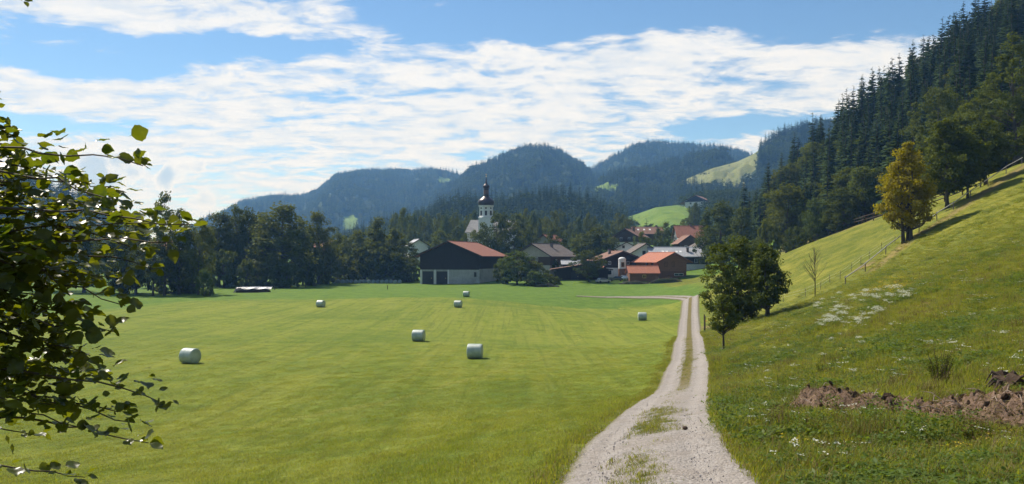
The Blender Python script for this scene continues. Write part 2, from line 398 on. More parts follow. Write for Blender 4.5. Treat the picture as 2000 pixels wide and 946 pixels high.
def build_ground():
    a1 = np.radians(np.linspace(-46, 46, 430)); a2 = np.radians(np.linspace(46, 314, 70)[1:-1])
    ang = np.concatenate([a1, a2]); na = len(ang)
    r = [0.8]
    while r[-1] < 6000: r.append(r[-1] * (1.013 if 5 < r[-1] < 260 else 1.045))
    r = np.array(r); nr = len(r)
    A, R = np.meshgrid(ang, r); X = R * np.sin(A); Y = R * np.cos(A); Z = gz(X, Y)
    s = road_s(X, Y).reshape(X.shape)
    near = np.clip((90 - R) / 40, 0, 1)
    Z = Z - 0.16 * near * (1 - sstep(np.abs(s) + 0.16 * fbm(X, Y, 1.6), 1.05, 1.55))
    zone = np.zeros(X.shape + (3,))
    edge = 158 + 0.12 * X + 5 * fbm(X, Y, 40)
    lush = sstep(Y, edge, edge + 5)
    lush = np.maximum(lush, sstep(-X + 0.15 * (Y - 120), 62 + 4 * fbm(X, Y, 30), 70) * sstep(Y, 85, 110))
    hill = sstep(s, 1.3, 2.6) * (Y < 165) + sstep(X, 40, 48) * (Y >= 150) * (Y < 240)
    hill = np.clip(hill, 0, 1)
    dry = 0.0 * X * (0.6 + 0.4 * fbm(X, Y, 3))
    dm = seg_dist(X - 1.4, Y + 1.0, [tuple(p)[:2] for p in MID_XY])
    dry = np.maximum(dry, 0.75 * (1 - sstep(dm + 0.5 * fbm(X, Y, 4), 0.4, 1.6)) * (X > 40))
    dt = seg_dist(X, Y, [tuple(ray_ground(*p))[:2] for p in FENCE_TOP])
    dry = np.maximum(dry, 0.6 * sstep(Y, 130, 140) * (X > 52) * (1 - sstep(dt, 2, 8)))
    for (px, py, rad) in ((1790,600,1.6),(1700,885,.9),(1830,605,1.3),(1975,725,.8),(1690,520,1.5),(1420,650,2.2),(1385,640,2.0)):
        c = ray_ground(px, py); dry = np.maximum(dry, 0.9 * (1 - sstep(np.hypot(X-c.x, (Y-c.y)*0.6) + .3 * rad * fbm(X, Y, 2), rad*.4, rad)))
    strip = (1 - sstep(np.abs(np.abs(s) - 1.6) + 0.15 * fbm(X, Y, 2), 0.0, 0.4)) * 0.35 * near
    zone[..., 0] = lush * (1 - hill); zone[..., 1] = np.clip(np.maximum(dry, strip), 0, 1); zone[..., 2] = hill
    V = np.stack([X, Y, Z], -1).reshape(-1, 3)
    i = np.arange(nr - 1)[:, None] * na; j = np.arange(na)[None]; j2 = (j + 1) % na
    Fq = np.stack([i + j, i + na + j, i + na + j2, i + j2], -1).reshape(-1, 4)[:, ::-1]
    me = new_mesh('ground', V, np.ascontiguousarray(Fq), [MT['ground']], True)
    at = me.attributes.new('zone', 'FLOAT_VECTOR', 'POINT'); at.data.foreach_set('vector', zone.reshape(-1, 3).astype(np.float32).ravel())
    tag(link('ground', me), kind='structure', label='mown green meadow rising into a grassy hillside')
build_ground()

# ------------------------------------------------------------------ gravel track
def road_material():
    m, T, out = mat_new('gravel')
    co = T.node('ShaderNodeTexCoord').outputs['Object']
    at = T.node('ShaderNodeAttribute'); at.attribute_name = 'across'
    s, t, _ = T.sep(at.outputs['Vector'])
    st = T.node('ShaderNodeTexVoronoi'); st.inputs['Scale'].default_value = 26; T.l.new(co, st.inputs[0])
    st2 = T.node('ShaderNodeTexVoronoi'); st2.inputs['Scale'].default_value = 60; T.l.new(co, st2.inputs[0])
    n = T.noise(co, 0.8, 6, 0.65); nf = T.noise(co, 9, 6, 0.7)
    cell = T.sep(st.outputs['Color'])[0]; cell2 = T.sep(st2.outputs['Color'])[1]
    col = T.mix(cell, rgb(.165,.148,.130), rgb(.345,.31,.28))
    col = T.mix(T.m('MULTIPLY', cell2, 0.5), col, rgb(.365,.33,.30))
    col = T.mix(T.m('MULTIPLY', T.ramp(n, 0.4, 0.7), 0.35), col, rgb(.24,.195,.155))
    rut = T.m('ABSOLUTE', T.m('SUBTRACT', T.m('ABSOLUTE', s), 0.74))
    col = T.mix(T.m('MULTIPLY', T.ramp(T.m('ADD', rut, T.m('MULTIPLY', n, 0.3)), 0.42, 0.2), 0.4), col, rgb(.36,.325,.295))
    col = T.mix(T.m('MULTIPLY', T.ramp(T.noise(co, 2.6, 5, .7), 0.52, 0.66), 0.35), col, rgb(.16,.135,.11))
    # the worn middle carries grass and dry stalks
    mid = T.m('ABSOLUTE', s)
    w = T.m('ADD', mid, T.m('MULTIPLY', T.m('SUBTRACT', nf, 0.5), 0.55))
    g = T.m('MULTIPLY', T.ramp(w, 0.34, 0.20), T.ramp(T.m('ADD', t, T.m('MULTIPLY', n, 24.0)), 40.0, 56.0))
    gcol = T.mix(T.ramp(nf, .35, .65), rgb(.085,.085,.022), rgb(.20,.15,.06))
    col = T.mix(g, col, gcol)
    e = T.ramp(T.m('ADD', mid, T.m('MULTIPLY', T.m('SUBTRACT', nf, 0.5), 0.5)), 1.12, 1.34)
    col = T.mix(T.m('MULTIPLY', e, 0.8), col, rgb(.13,.12,.04))
    h = T.m('ADD', T.m('MULTIPLY', st.outputs['Distance'], -1.0), T.m('MULTIPLY', nf, 0.8))
    b = principled(T, col, 0.92, 0.15, bump(T, h, 0.8, 0.035))
    T.l.new(b.outputs[0], out.inputs[0]); return m
MT['gravel'] = road_material()
def build_road():
    pts = [RC[0]]
    for a, b in zip(RC[:-1], RC[1:]):
        n = max(1, int(np.hypot(*(b - a)) / (0.4 if b[1] < 60 else 1.2)))
        for k in range(1, n + 1): pts.append(a + (b - a) * k / n)
    pts = np.array(pts); tan = np.gradient(pts, axis=0); tan /= np.linalg.norm(tan, axis=1)[:, None]
    nor = np.stack([tan[:, 1], -tan[:, 0]], 1)
    S = np.linspace(-1.5, 1.5, 25); nf_ = len(pts) - np.arange(len(pts)); wd = np.where(pts[:, 1] > 165, .35 + .65 * np.clip((nf_ - 1) / 22, 0, 1), 1.0)[:, None]
    X = pts[:, None, 0] + nor[:, None, 0] * S * wd; Y = pts[:, None, 1] + nor[:, None, 1] * S * wd
    D = np.hypot(X, Y)
    prof = 0.03 - 0.10 * sstep(np.abs(S), 1.15, 1.5) - 0.035 * np.exp(-((np.abs(S) - .72) / .28) ** 2)
    Z = gz(X, Y) + prof + 0.012 * fbm(X, Y, .9) + np.clip((D - 60) * 0.0012, 0, 0.13)
    n, k = X.shape; i = np.arange(n - 1)[:, None] * k; j = np.arange(k - 1)[None]
    Fq = np.stack([i + j, i + j + 1, i + k + j + 1, i + k + j], -1).reshape(-1, 4)
    me = new_mesh('gravel_track', np.stack([X, Y, Z], -1).reshape(-1, 3), Fq, [MT['gravel']], True)
    at = me.attributes.new('across', 'FLOAT_VECTOR', 'POINT')
    L = np.concatenate([[0], np.cumsum(np.hypot(*(np.diff(pts, axis=0)).T))]) - 25
    v = np.stack([np.broadcast_to(S, X.shape), np.broadcast_to(L[:, None], X.shape), np.zeros_like(X)], -1)
    at.data.foreach_set('vector', v.reshape(-1, 3).astype(np.float32).ravel())
    tag(link('gravel_track', me), kind='structure', label='pinkish grey gravel farm track with two wheel ruts')
build_road()

# ------------------------------------------------------------------ scatter by geometry nodes (only for uncountable growth)
def scatter(name, label, protos, pts, rot, scl, pid, cat=None):
    pc = bpy.data.collections.new(name + '_kinds')
    for i, (me) in enumerate(protos):
        po = bpy.data.objects.new('%02d_%s' % (i, name), me); pc.objects.link(po)
    me = bpy.data.meshes.new(name); n = len(pts)
    me.vertices.add(n); me.vertices.foreach_set('co', np.asarray(pts, np.float32).ravel())
    a = me.attributes.new('rot', 'FLOAT_VECTOR', 'POINT'); a.data.foreach_set('vector', np.asarray(rot, np.float32).ravel())
    scl = np.asarray(scl, np.float32); scl = np.repeat(scl[:, None], 3, 1) if scl.ndim == 1 else scl
    a = me.attributes.new('scl', 'FLOAT_VECTOR', 'POINT'); a.data.foreach_set('vector', scl.ravel())
    a = me.attributes.new('pid', 'INT', 'POINT'); a.data.foreach_set('value', np.asarray(pid, np.int32))
    o = link(name, me); tag(o, label, cat, None, 'stuff')
    ng = bpy.data.node_groups.new(name, 'GeometryNodeTree')
    ng.interface.new_socket('Geometry', in_out='INPUT', socket_type='NodeSocketGeometry')
    ng.interface.new_socket('Geometry', in_out='OUTPUT', socket_type='NodeSocketGeometry')
    N = ng.nodes; gi = N.new('NodeGroupInput'); go = N.new('NodeGroupOutput')
    ip = N.new('GeometryNodeInstanceOnPoints'); ci = N.new('GeometryNodeCollectionInfo')
    ci.inputs['Collection'].default_value = pc; ci.inputs['Separate Children'].default_value = True; ci.inputs['Reset Children'].default_value = True
    ip.inputs['Pick Instance'].default_value = True
    def attr(nm, dt):
        q = N.new('GeometryNodeInputNamedAttribute'); q.data_type = dt; q.inputs['Name'].default_value = nm; return q.outputs[0]
    L = ng.links
    L.new(gi.outputs[0], ip.inputs['Points']); L.new(ci.outputs[0], ip.inputs['Instance'])
    L.new(attr('pid', 'INT'), ip.inputs['Instance Index'])
    L.new(attr('rot', 'FLOAT_VECTOR'), ip.inputs['Rotation']); L.new(attr('scl', 'FLOAT_VECTOR'), ip.inputs['Scale'])
    L.new(ip.outputs[0], go.inputs[0])
    md = o.modifiers.new('scatter', 'NODES'); md.node_group = ng
    return o

# ------------------------------------------------------------------ tree shapes
def leaf_quads(C, Nrm, L, W, rs):
    n = len(C); a = rs.normal(size=(n, 3)); a -= Nrm * (a * Nrm).sum(1)[:, None]; a /= np.linalg.norm(a, axis=1)[:, None] + 1e-9
    b = np.cross(Nrm, a); L = L[:, None]; W = W[:, None]
    V = np.stack([C - a * L * .5, C + b * W * .5 + a * L * .05, C + a * L * .5, C - b * W * .5 + a * L * .05], 1).reshape(-1, 3)
    return V, np.arange(4 * n).reshape(-1, 4)
ENV = {'round': lambda t: np.sqrt(np.clip(1 - (2 * t - 1) ** 2, 0, 1)) ** .8,
       'ovoid': lambda t: np.sin(np.pi * np.clip(t, 0, 1) ** .62) ** .75,
       'tall': lambda t: np.sin(np.pi * np.clip(t, 0, 1) ** .8) ** .55,
       'cone': lambda t: np.clip(1 - t, 0, 1) ** .62 * np.clip(t * 7 + .25, 0, 1)}
def broadleaf(seed, h=16.0, rw=5.0, env='round', base=0.16, ncl=110, nlf=62, leaf=.42, trunk_r=.28, rc=None, stems=1, gap=0.0, spread=.5, lobk=1.0):
    """returns (trunk mesh, crown vertices, crown faces)"""
    rs = np.random.RandomState(seed); mb = MB()
    z0 = h * base; lob = [(rs.randint(2, 6), rs.uniform(1, 6), rs.uniform(0, 6.28), rs.uniform(.05, .16) * lobk) for _ in range(5)]
    t = rs.uniform(0.02, 1, ncl * 3); an = rs.uniform(0, 6.28, ncl * 3)
    er = ENV[env](t); keep = rs.uniform(0, 1, len(t)) < np.clip(er + .1, 0, 1); t, an, er = t[keep][:ncl], an[keep][:ncl], er[keep][:ncl]
    mod = 1 + sum(A * np.cos(k * an + q * t * 3 + ph) for k, q, ph, A in lob)
    f = np.clip(rs.beta(2.6, 1.2, len(t)), 0, 1)
    R = rw * er * mod * f
    C = np.stack([R * np.cos(an), R * np.sin(an), z0 + (h - z0) * t * .96], 1)
    if gap: C = C[rs.uniform(0, 1, len(C)) > gap]
    r0 = (rc or 0.075 * h) * rs.uniform(.65, 1.35, len(C))
    n = len(C) * nlf; ci = np.repeat(np.arange(len(C)), nlf)
    off = rs.normal(size=(n, 3)); off /= np.linalg.norm(off, axis=1)[:, None]; off *= (rs.uniform(0, 1, n) ** .45)[:, None]
    Q = C[ci] + off * r0[ci][:, None] * np.array([1, 1, .72])
    ctr = np.array([0, 0, z0 + (h - z0) * .4]); outw = Q - ctr; outw /= np.linalg.norm(outw, axis=1)[:, None]
    N = rs.normal(size=(n, 3)) * .75 + outw * .5 + off * .5 + np.array([0, 0, .55]); N /= np.linalg.norm(N, axis=1)[:, None]
    V, Fq = leaf_quads(Q, N, leaf * rs.uniform(.6, 1.3, n), leaf * .72 * rs.uniform(.6, 1.3, n), rs)
    roots = [(0, 0)] if stems == 1 else [(spread * math.cos(6.28 * i / stems + 1), spread * math.sin(6.28 * i / stems + 1)) for i in range(stems)]
    tops = []
    for (x, y) in roots:
        k = 7; pts = []
        for i in range(k):
            q = i / (k - 1); pts.append((x * (1 + q) + rs.normal() * .012 * h * q, y * (1 + q) + rs.normal() * .012 * h * q, -0.4 + (h * .82 + .4) * q))
        tr = trunk_r / math.sqrt(stems) * 1.1
        mb.tube(pts, [tr * (1.35 if i == 0 else 1) * (1 - .9 * i / (k - 1)) + .015 for i in range(k)], 8); tops.append(pts)
    for c in C[rs.permutation(len(C))[:min(46, len(C))]]:
        pts = tops[rs.randint(len(tops))]
        zz = max(z0 * .8, c[2] - .55 * math.hypot(c[0], c[1]) - .05 * h); q = np.clip((zz + .4) / (h * .82 + .4), .05, .97)
        fi = q * 6; i0 = int(min(5, fi)); a = Vector(pts[i0]).lerp(Vector(pts[i0 + 1]), fi - i0); b = Vector(c)
        mid = a.lerp(b, .5) + Vector((rs.normal() * .03 * h, rs.normal() * .03 * h, -.02 * h))
        rr = trunk_r * .42 * (1 - q) + .03
        mb.tube([a, mid, b], [rr, rr * .6, .012], 5, False)
    return mb.mesh('trunk', MT['bark'], True), V, Fq
def conifer(seed, h=20.0, R=3.4, whorls=26, nb=8, hi=True, mat=None):
    rs = np.random.RandomState(seed); V = []; Fq = []
    for w in range(whorls):
        t = (w + rs.uniform(-.3, .3)) / whorls; t = min(max(t, 0), .985); z = h * (.07 + .93 * t)
        L0 = R * ((1 - t) ** .72) * (1 if t > .06 else .75) + .12
        for k in range(nb if t < .8 else max(4, nb - 3)):
            a = 6.2832 * (k + rs.uniform(-.35, .35)) / nb + w * 1.3; L = L0 * rs.uniform(.62, 1.22); ca, sa = math.cos(a), math.sin(a)
            zb_ = z; z = h * min(.985, .07 + .93 * max(0, t + rs.uniform(-.75, .75) / whorls))
            dr = rs.uniform(.20, .5) * (1 - .5 * t); up = .10 + .35 * t; ns = 4 if hi else 2; b0 = len(V)
            for i in range(ns + 1):
                s = i / ns; r = L * s; zc = z + L * (up * s - dr * s * s - .10 * s)
                wd = L * (.34 if hi else .42) * (s * 2.2 if s < .4 else 1.15 - s * .95) * rs.uniform(.75, 1.25) + .03
                dp = wd * rs.uniform(.35, .8)
                V += [(r * ca - wd * sa, r * sa + wd * ca, zc - dp), (r * ca, r * sa, zc), (r * ca + wd * sa, r * sa - wd * ca, zc - dp)]
            for i in range(ns):
                p = b0 + 3 * i; Fq += [(p, p + 1, p + 4, p + 3), (p + 1, p + 2, p + 5, p + 4)]
            z = zb_
    mb = MB().tube([(0, 0, -.6), (0, 0, h * .5), (0, 0, h * .99)], [.02 * h * .75, .009 * h, .02], 7 if hi else 4)
    if hi:
        return mb.mesh('trunk', MT['bark'], True), new_mesh('crown', np.array(V), np.array(Fq), [mat or MT['spruce']])
    n = len(V); V2 = np.vstack([np.array(V), np.array(mb.v)]); F2 = [tuple(f) for f in Fq] + [tuple(i + n for i in f) for f in mb.f]
    return new_mesh('far_conifer', V2, F2, [mat or MT['far_spruce']])
def crown_mesh(V, Fq, mat, name='crown'): return new_mesh(name, V, Fq, [mat])

FARCON = [conifer(40 + i, 18 + 1.5 * (i % 3), 3.0 + .4 * (i % 2), 12, 6, False) for i in range(4)]
FARBRO = []
for i in range(3):
    _t, _V, _F = broadleaf(60 + i, 14, 5.4, 'round', .06, 34, 26, 1.15, .3); FARBRO.append(new_mesh('far_broadleaf', _V, _F, [MT['far_broad']]))

# ------------------------------------------------------------------ far hills and their woods
def hill_material(name, c1, c2):
    return surf(name, c1, c2, 0.05, 0.95, 0.05, (1, 1, 1), 0.5, 1.0)
MT['wood_floor'] = hill_material('wood_floor', (.025,.042,.016), (.045,.062,.022))
MT['pasture'] = surf('pasture', (.10,.17,.03), (.16,.225,.05), 0.06, 0.95, 0.05, (1, 1, 1), 0.5, 0.6, dirt=.1)
MT['rough_pasture'] = surf('rough_pasture', (.15,.175,.06), (.23,.235,.10), 0.09, 0.95, 0.05, (1, 1, 1), 1.0, 2.0, dirt=.45)
def in_poly(px, py, poly):
    inside = np.zeros(np.shape(px), bool); n = len(poly)
    for i in range(n):
        (x1, y1), (x2, y2) = poly[i], poly[(i + 1) % n]
        c = ((y1 > py) != (y2 > py)) & (px < (x2 - x1) * (py - y1) / ((y2 - y1) if y2 != y1 else 1e-9) + x1); inside ^= c
    return inside
def hill(name, label, crest, dc, df, zf, spacing, th, meadows=(), bmix=.3, seed=0, power=1.0, wood_label=None, rough=15.0, wood=True):
    """a ridge lofted from its crest line down to its foot; woods stand on it except on the meadows"""
    rs = np.random.RandomState(100 + seed)
    cx = np.array([c[0] for c in crest], float); cyy = np.array([c[1] for c in crest], float)
    dcs = np.array([c[2] if len(c) > 2 else dc for c in crest], float)
    px = np.linspace(cx[0], cx[-1], 130); py = np.interp(px, cx, cyy); dd = np.interp(px, cx, dcs)
    S = np.concatenate([np.linspace(-.45, 0, 8)[:-1], np.linspace(0, 1, 60)])
    X = np.empty((len(S), len(px))); Y = np.empty_like(X); Z = np.empty_like(X)
    zc = (506 - py) / F * dd - .80 * th
    xc = (px - 1000) / F * dd; taper = np.clip(np.minimum(px - cx[0], cx[-1] - px) / 40, 0, 1)
    for i, s in enumerate(S):
        d = dd - s * (dd - df); Y[i] = d + 0.04 * (dd - df) * np.sin(px / 31.0 + seed) * (1 - abs(s)); X[i] = xc * (d / dd) ** (.8)
        if s < 0: Z[i] = zc - (zc - zf) * (s / .45) ** 2 * .7
        else: Z[i] = zf + (zc - zf) * (1 - s ** power) ** 1.15
    ramp_ = np.clip(S[:, None] * 6, 0, 1) * np.clip((1 - S[:, None]) * 4, 0, 1)
    Z += rough * fbm(X, Y, 240) * ramp_ + .5 * rough * fbm(X + 99, Y, 90) * ramp_ - 1.1 * rough * np.abs(fbm(X * 1.5, Y * .6 + 40, 170)) * ramp_
    Z[-1] -= 12
    n, k = X.shape; i = np.arange(n - 1)[:, None] * k; j = np.arange(k - 1)[None]
    Fq = np.stack([i + j, i + k + j, i + k + j + 1, i + j + 1], -1).reshape(-1, 4)
    me_v = np.stack([X, Y, Z], -1).reshape(-1, 3)
    fc = me_v[Fq].mean(1); fpx, fpy = pix(fc[:, 0], fc[:, 1], fc[:, 2]); mi = np.zeros(len(Fq), int)
    for q, (poly, mt) in enumerate(meadows): mi[in_poly(fpx, fpy, poly)] = q + 1
    me = new_mesh(name, me_v, Fq, [MT['wood_floor']] + [MT[m_] for _, m_ in meadows], True, mi)
    tag(link(name, me), label, None, None, 'structure')
    if not wood: return
    # trees: uniform over the surface
    a, b, c, d = me_v[Fq[:, 0]], me_v[Fq[:, 1]], me_v[Fq[:, 2]], me_v[Fq[:, 3]]
    area = np.linalg.norm(np.cross(c - a, d - b), axis=1) * .5
    nt = int(area.sum() / spacing ** 2); fi = rs.choice(len(Fq), nt, p=area / area.sum())
    u, v = rs.uniform(0, 1, (nt, 1)), rs.uniform(0, 1, (nt, 1))
    Q = (a[fi] * (1 - u) + b[fi] * u) * (1 - v) + (d[fi] * (1 - u) + c[fi] * u) * v
    qx, qy = pix(Q[:, 0], Q[:, 1], Q[:, 2]); ok = np.ones(nt, bool)
    for poly, _ in meadows: ok &= ~in_poly(qx, qy, poly)
    Q = Q[ok]; nt = len(Q)
    bl = (fbm(Q[:, 0] + 50 * seed, Q[:, 1], 130) * .5 + rs.normal(size=nt) * .22) > (.50 - 1.25 * bmix)
    pid = np.where(bl, 4 + rs.randint(0, 3, nt), rs.randint(0, 4, nt))
    s0 = th / 18.0 * rs.uniform(.68, 1.18, nt); s0 = np.where(bl, s0 * .92, s0)
    rot = np.zeros((nt, 3)); rot[:, 2] = rs.uniform(0, 6.28, nt); rot[:, :2] = rs.normal(size=(nt, 2)) * .03
    Q[:, 2] -= .5
    scatter('forest', wood_label or 'distant mixed forest', FARCON + FARBRO, Q, rot, np.stack([s0 * 1.12, s0 * 1.12, s0], 1), pid)
hill('hill', 'long blue hazy forested ridge far behind the tree clumps', [(300,505),(360,455),(410,422),(480,393),(520,385),(560,379),(600,374),(630,355),(660,338),(720,334),(770,326),(840,324),(880,338),(940,352),(1050,372),(1150,400)], 2600, 1250, 0, 10.5, 19, [([(858,345),(884,350),(880,362),(850,360)],'pasture'),([(668,424),(690,420),(700,434),(695,446),(672,446)],'pasture')], .35, 1, 1.3, 'hazy blue forest covering the far left ridge')
hill('hill', 'rounded forested summit behind the church tower', [(760,430),(820,395),(870,366),(900,345),(918,322),(950,308),(985,293),(1020,284),(1055,281),(1095,290),(1125,303),(1150,320),(1200,350),(1260,395)], 1900, 950, 0, 9.5, 19, [([(1105,366),(1130,362),(1140,372),(1112,376)],'pasture')], .3, 2, 1.2, 'forest covering the rounded summit behind the church')
hill('hill', 'broad blue forested summit right of the rounded one', [(1080,410),(1120,355),(1150,326),(1190,306),(1230,284),(1262,273),(1300,268),(1345,272),(1400,285),(1440,292),(1480,298),(1560,315),(1640,360)], 2300, 1250, 0, 10, 19, (), .25, 3, 1.2, 'forest covering the broad far summit')
hill('hill', 'dark forested shoulder below the broad summit', [(1090,430),(1130,372),(1160,352),(1200,333),(1260,318),(1320,302),(1370,292),(1405,290),(1425,306),(1470,330),(1520,380)], 1500, 800, 5, 8.5, 20, [([(1140,365),(1206,360),(1204,378),(1150,382)],'pasture'),([(1118,352),(1140,336),(1156,350),(1150,366),(1122,364)],'rough_pasture')], .3, 4, 1.1, 'dark forest on the shoulder below the broad summit')
hill('hill', 'steep ridge with a pale open pasture on its flank', [(1296,395),(1322,338),(1390,310),(1450,292),(1478,279),(1500,262),(1530,250),(1565,238),(1610,228),(1660,214),(1740,196),(1850,190)], 1250, 700, 10, 7.5, 20, [([(1326,352),(1336,318),(1400,290),(1450,278),(1468,276),(1486,300),(1476,330),(1462,352),(1450,366),(1420,374),(1370,370),(1338,362)],'rough_pasture')], .3, 5, 1.0, 'conifer forest along the ridge above the pale pasture')
hill('hill', 'low rise with a bright green meadow behind the village', [(1080,440),(1130,418),(1190,405),(1240,392),(1280,378),(1330,374),(1390,366),(1450,362),(1540,370)], 760, 425, 4, 6.5, 17, [([(1208,475),(1218,428),(1250,408),(1272,391),(1302,384),(1312,398),(1335,404),(1372,404),(1378,420),(1350,428),(1345,475)],'pasture')], .5, 6, 1.0, 'mixed trees round the meadow behind the village', 4.0)
hill('hill', 'low dark wooded ridge behind the church', [(520,490),(640,466),(720,442),(760,425),(800,410),(850,393),(900,382),(960,377),(1040,372),(1105,366),(1160,377),(1200,398),(1250,436)], 700, 470, -3, 6.0, 19, (), .22, 7, 1.0, 'dark conifer wood on the low ridge behind the church', 4.0)
hill('hill', 'dark wooded hill at the far left behind the hazel leaves', [(-420,270),(-200,290),(0,322),(60,334),(120,346),(190,386),(240,425),(300,470)], 720, 440, -5, 6.5, 20, (), .15, 8, 1.0, 'dark conifer wood on the hill at the far left', 5.0)

# ------------------------------------------------------------------ forest on the steep slope
SPRUCE = [conifer(10 + i, 22, 3.2 + .55 * (i % 3), 28, 8, True) for i in range(5)]
_bp = [broadleaf(20 + i, 18, 5.2 + .4 * i, ('round', 'ovoid', 'tall')[i], .10, 95, 60, .62, .3) for i in range(3)]
SLOPE_BROAD = [(t, crown_mesh(V, Fq, MT[('broad', 'broad_light', 'broad')[i]])) for i, (t, V, Fq) in enumerate(_bp)]
def slope_forest():
    rs = np.random.RandomState(77); sp_ = 4.9
    gx, gy = np.meshgrid(np.arange(60, 330, sp_), np.arange(60, 1150, sp_)); X = gx.ravel() + rs.uniform(-2.3, 2.3, gx.size); Y = gy.ravel() + rs.uniform(-2.3, 2.3, gx.size)
    e = X - foot_x(Y); k = (e > 2 + 3 * fbm(X, Y, 30)) & (e < 215) & (X / Y < 0.80); X, Y, e = X[k], Y[k], e[k]; Z = gz(X, Y)
    n = len(X); low = np.exp(-np.clip(e, 0, 99) / 16.0)
    bl = (fbm(X + 7, Y - 3, 70) * .42 + rs.normal(size=n) * .25 + low * .45 + .18 * (e > 100)) > .42
    sc = np.where(bl, rs.uniform(.62, 1.0, n), rs.uniform(.55, 1.22, n)) * np.where(e < 12, .9, 1.0)
    pid = np.where(bl, 5 + rs.randint(0, 3, n), rs.randint(0, 5, n)); rz = rs.uniform(0, 6.28, n); tilt = rs.normal(size=(n, 2)) * .025
    H = np.where(bl, 18, 22) * sc; Wd = np.where(bl, 5.0, 2.6) * sc
    # which trees show most: paint them front to back on a coarse picture
    buf = np.zeros((237, 500), bool); vis = np.zeros(n)
    order = np.argsort(Y)
    gr = np.array([500] * 500)
    for i in order:
        px, py0 = pix(X[i], Y[i], Z[i] + H[i]); _, py1 = pix(X[i], Y[i], Z[i]); w = F * Wd[i] / Y[i]
        y0, y1 = max(0, int(py0 / 4)), min(237, int(py1 / 4)); x0, x1 = max(0, int((px - w) / 4)), min(500, int((px + w) / 4) + 1)
        if y1 <= y0 or x1 <= x0: continue
        c = int(px / 4)
        for yy in range(y0, y1):
            f = (yy - py0 / 4) / max(1, (py1 - py0) / 4); hw = w / 4 * (f if not bl[i] else math.sqrt(max(0, 1 - (2 * f - 1) ** 2)))
            a, b = max(0, int(px / 4 - hw)), min(500, int(px / 4 + hw) + 1)
            if b > a: seg = buf[yy, a:b]; vis[i] += (~seg).sum(); seg[:] = True
    for grp, cnt, mask in (('spruces', 300, ~bl), ('broad', 110, bl)):
        pass
    idx = np.argsort(-vis); single = np.zeros(n, bool)
    cs = cb = 0
    for i in idx:
        if vis[i] < 6: break
        if bl[i] and cb < 120: single[i] = True; cb += 1
        elif not bl[i] and cs < 280: single[i] = True; cs += 1
    pxa, top_ = pix(X, Y, Z + H); _, bot_ = pix(X, Y, Z)
    colmin = {}
    for i in range(n):
        if vis[i] > 0: c = int(pxa[i] // 30); colmin[c] = min(colmin.get(c, 9999), top_[i])
    for i in np.nonzero(single)[0]:
        c = int(pxa[i] // 30); sky_ = top_[i] < colmin.get(c, 0) + 14; foot_ = e[i] < 14; big_ = sc[i] > .98
        tr, cr = (SPRUCE + SLOPE_BROAD)[pid[i]]
        if bl[i]:
            lab = 'green broadleaf tree ' + ('on the skyline of the steep slope forest' if sky_ else 'along the lower edge of the steep slope forest' if foot_ else 'among the dark spruces high on the steep slope'); grp = 'broadleaf trees in the steep slope forest'; nm = 'broadleaf_tree'
        else:
            lab = ('tall' if big_ else 'smaller') + ' dark spruce ' + ('standing against the sky on the steep slope' if sky_ else 'at the lower edge of the steep slope forest' if foot_ else 'low in the steep slope forest' if e[i] < 45 else 'in the middle of the steep slope forest' if e[i] < 90 else 'high in the steep slope forest'); grp = 'spruces in the steep slope forest'; nm = 'spruce_tree'
        t = thing(nm, lab, 'tree', (X[i], Y[i], Z[i] - .2), rz[i], grp, sc[i]); t.rotation_euler = (tilt[i][0], tilt[i][1], rz[i])
        link('trunk', tr, t); link('crown', cr, t)
    r = ~single; rot = np.zeros((r.sum(), 3)); rot[:, 2] = rz[r]
    lowcon = [conifer(90 + i, 22, 3.2, 18, 7, False, MT['spruce']) for i in range(3)]
    scatter('forest', 'dense dark spruce forest filling the steep slope', lowcon + [c for _, c in SLOPE_BROAD], np.stack([X, Y, Z - .3], 1)[r], rot, sc[r],
            np.where(pid[r] >= 5, pid[r] - 2, pid[r] % 3))
slope_forest()

# ------------------------------------------------------------------ countable trees of the valley
_shape = {'round': dict(h=16, rw=6.0, env='round', base=.13), 'ovoid': dict(h=17, rw=5.2, env='ovoid', base=.10), 'tall': dict(h=19, rw=4.2, env='tall', base=.08),
          'airy': dict(h=18, rw=3.8, env='tall', base=.12, ncl=80, nlf=48, rc=1.15), 'cone': dict(h=17, rw=5.5, env='cone', base=.07),
          'bush': dict(h=6, rw=4.2, env='round', base=.0, ncl=70, nlf=55, trunk_r=.12, rc=.75), 'open': dict(h=16, rw=6.0, env='round', base=.3, ncl=70, nlf=70, rc=1.35)}
_cache = {}
def shape_mesh(kind, var, mat):
    k = (kind, var)
    if k not in _cache:
        a = dict(ncl=105, nlf=66, leaf=.50, trunk_r=.30); a.update(_shape[kind]); _cache[k] = broadleaf(200 + 17 * var + len(kind) * 3, **a)
    km = (kind, var, mat)
    if km not in _cache: _cache[km] = crown_mesh(_cache[k][1], _cache[k][2], MT[mat])
    return _cache[k][0], _cache[km]
_tn = [0]
def tree(px, d, top, hw, kind, mat, label, group=None, name='broadleaf_tree', sink=.2):
    _tn[0] += 1; var = _tn[0] % 3; tr, cr = shape_mesh(kind, var, mat); sh = _shape[kind]
    g = G(px, d); H = max(1.0, P(px, top, d).z - g.z); s = H / (sh['h'] * 1.02); sx = (hw * d / F) / (sh['rw'] * 1.02)
    t = thing(name, label, 'bush' if kind == 'bush' else 'tree', (g.x, g.y, g.z - sink), _tn[0] * 2.4, group, (sx, sx, s))
    link('trunk' if kind != 'bush' else 'stem', tr, t); link('crown' if kind != 'bush' else 'foliage', cr, t); return t
GA, GB, GC = 'trees of the clump behind the hazel', 'trees of the tall clump left of the barn', 'trees of the rounded clump beside the barn'
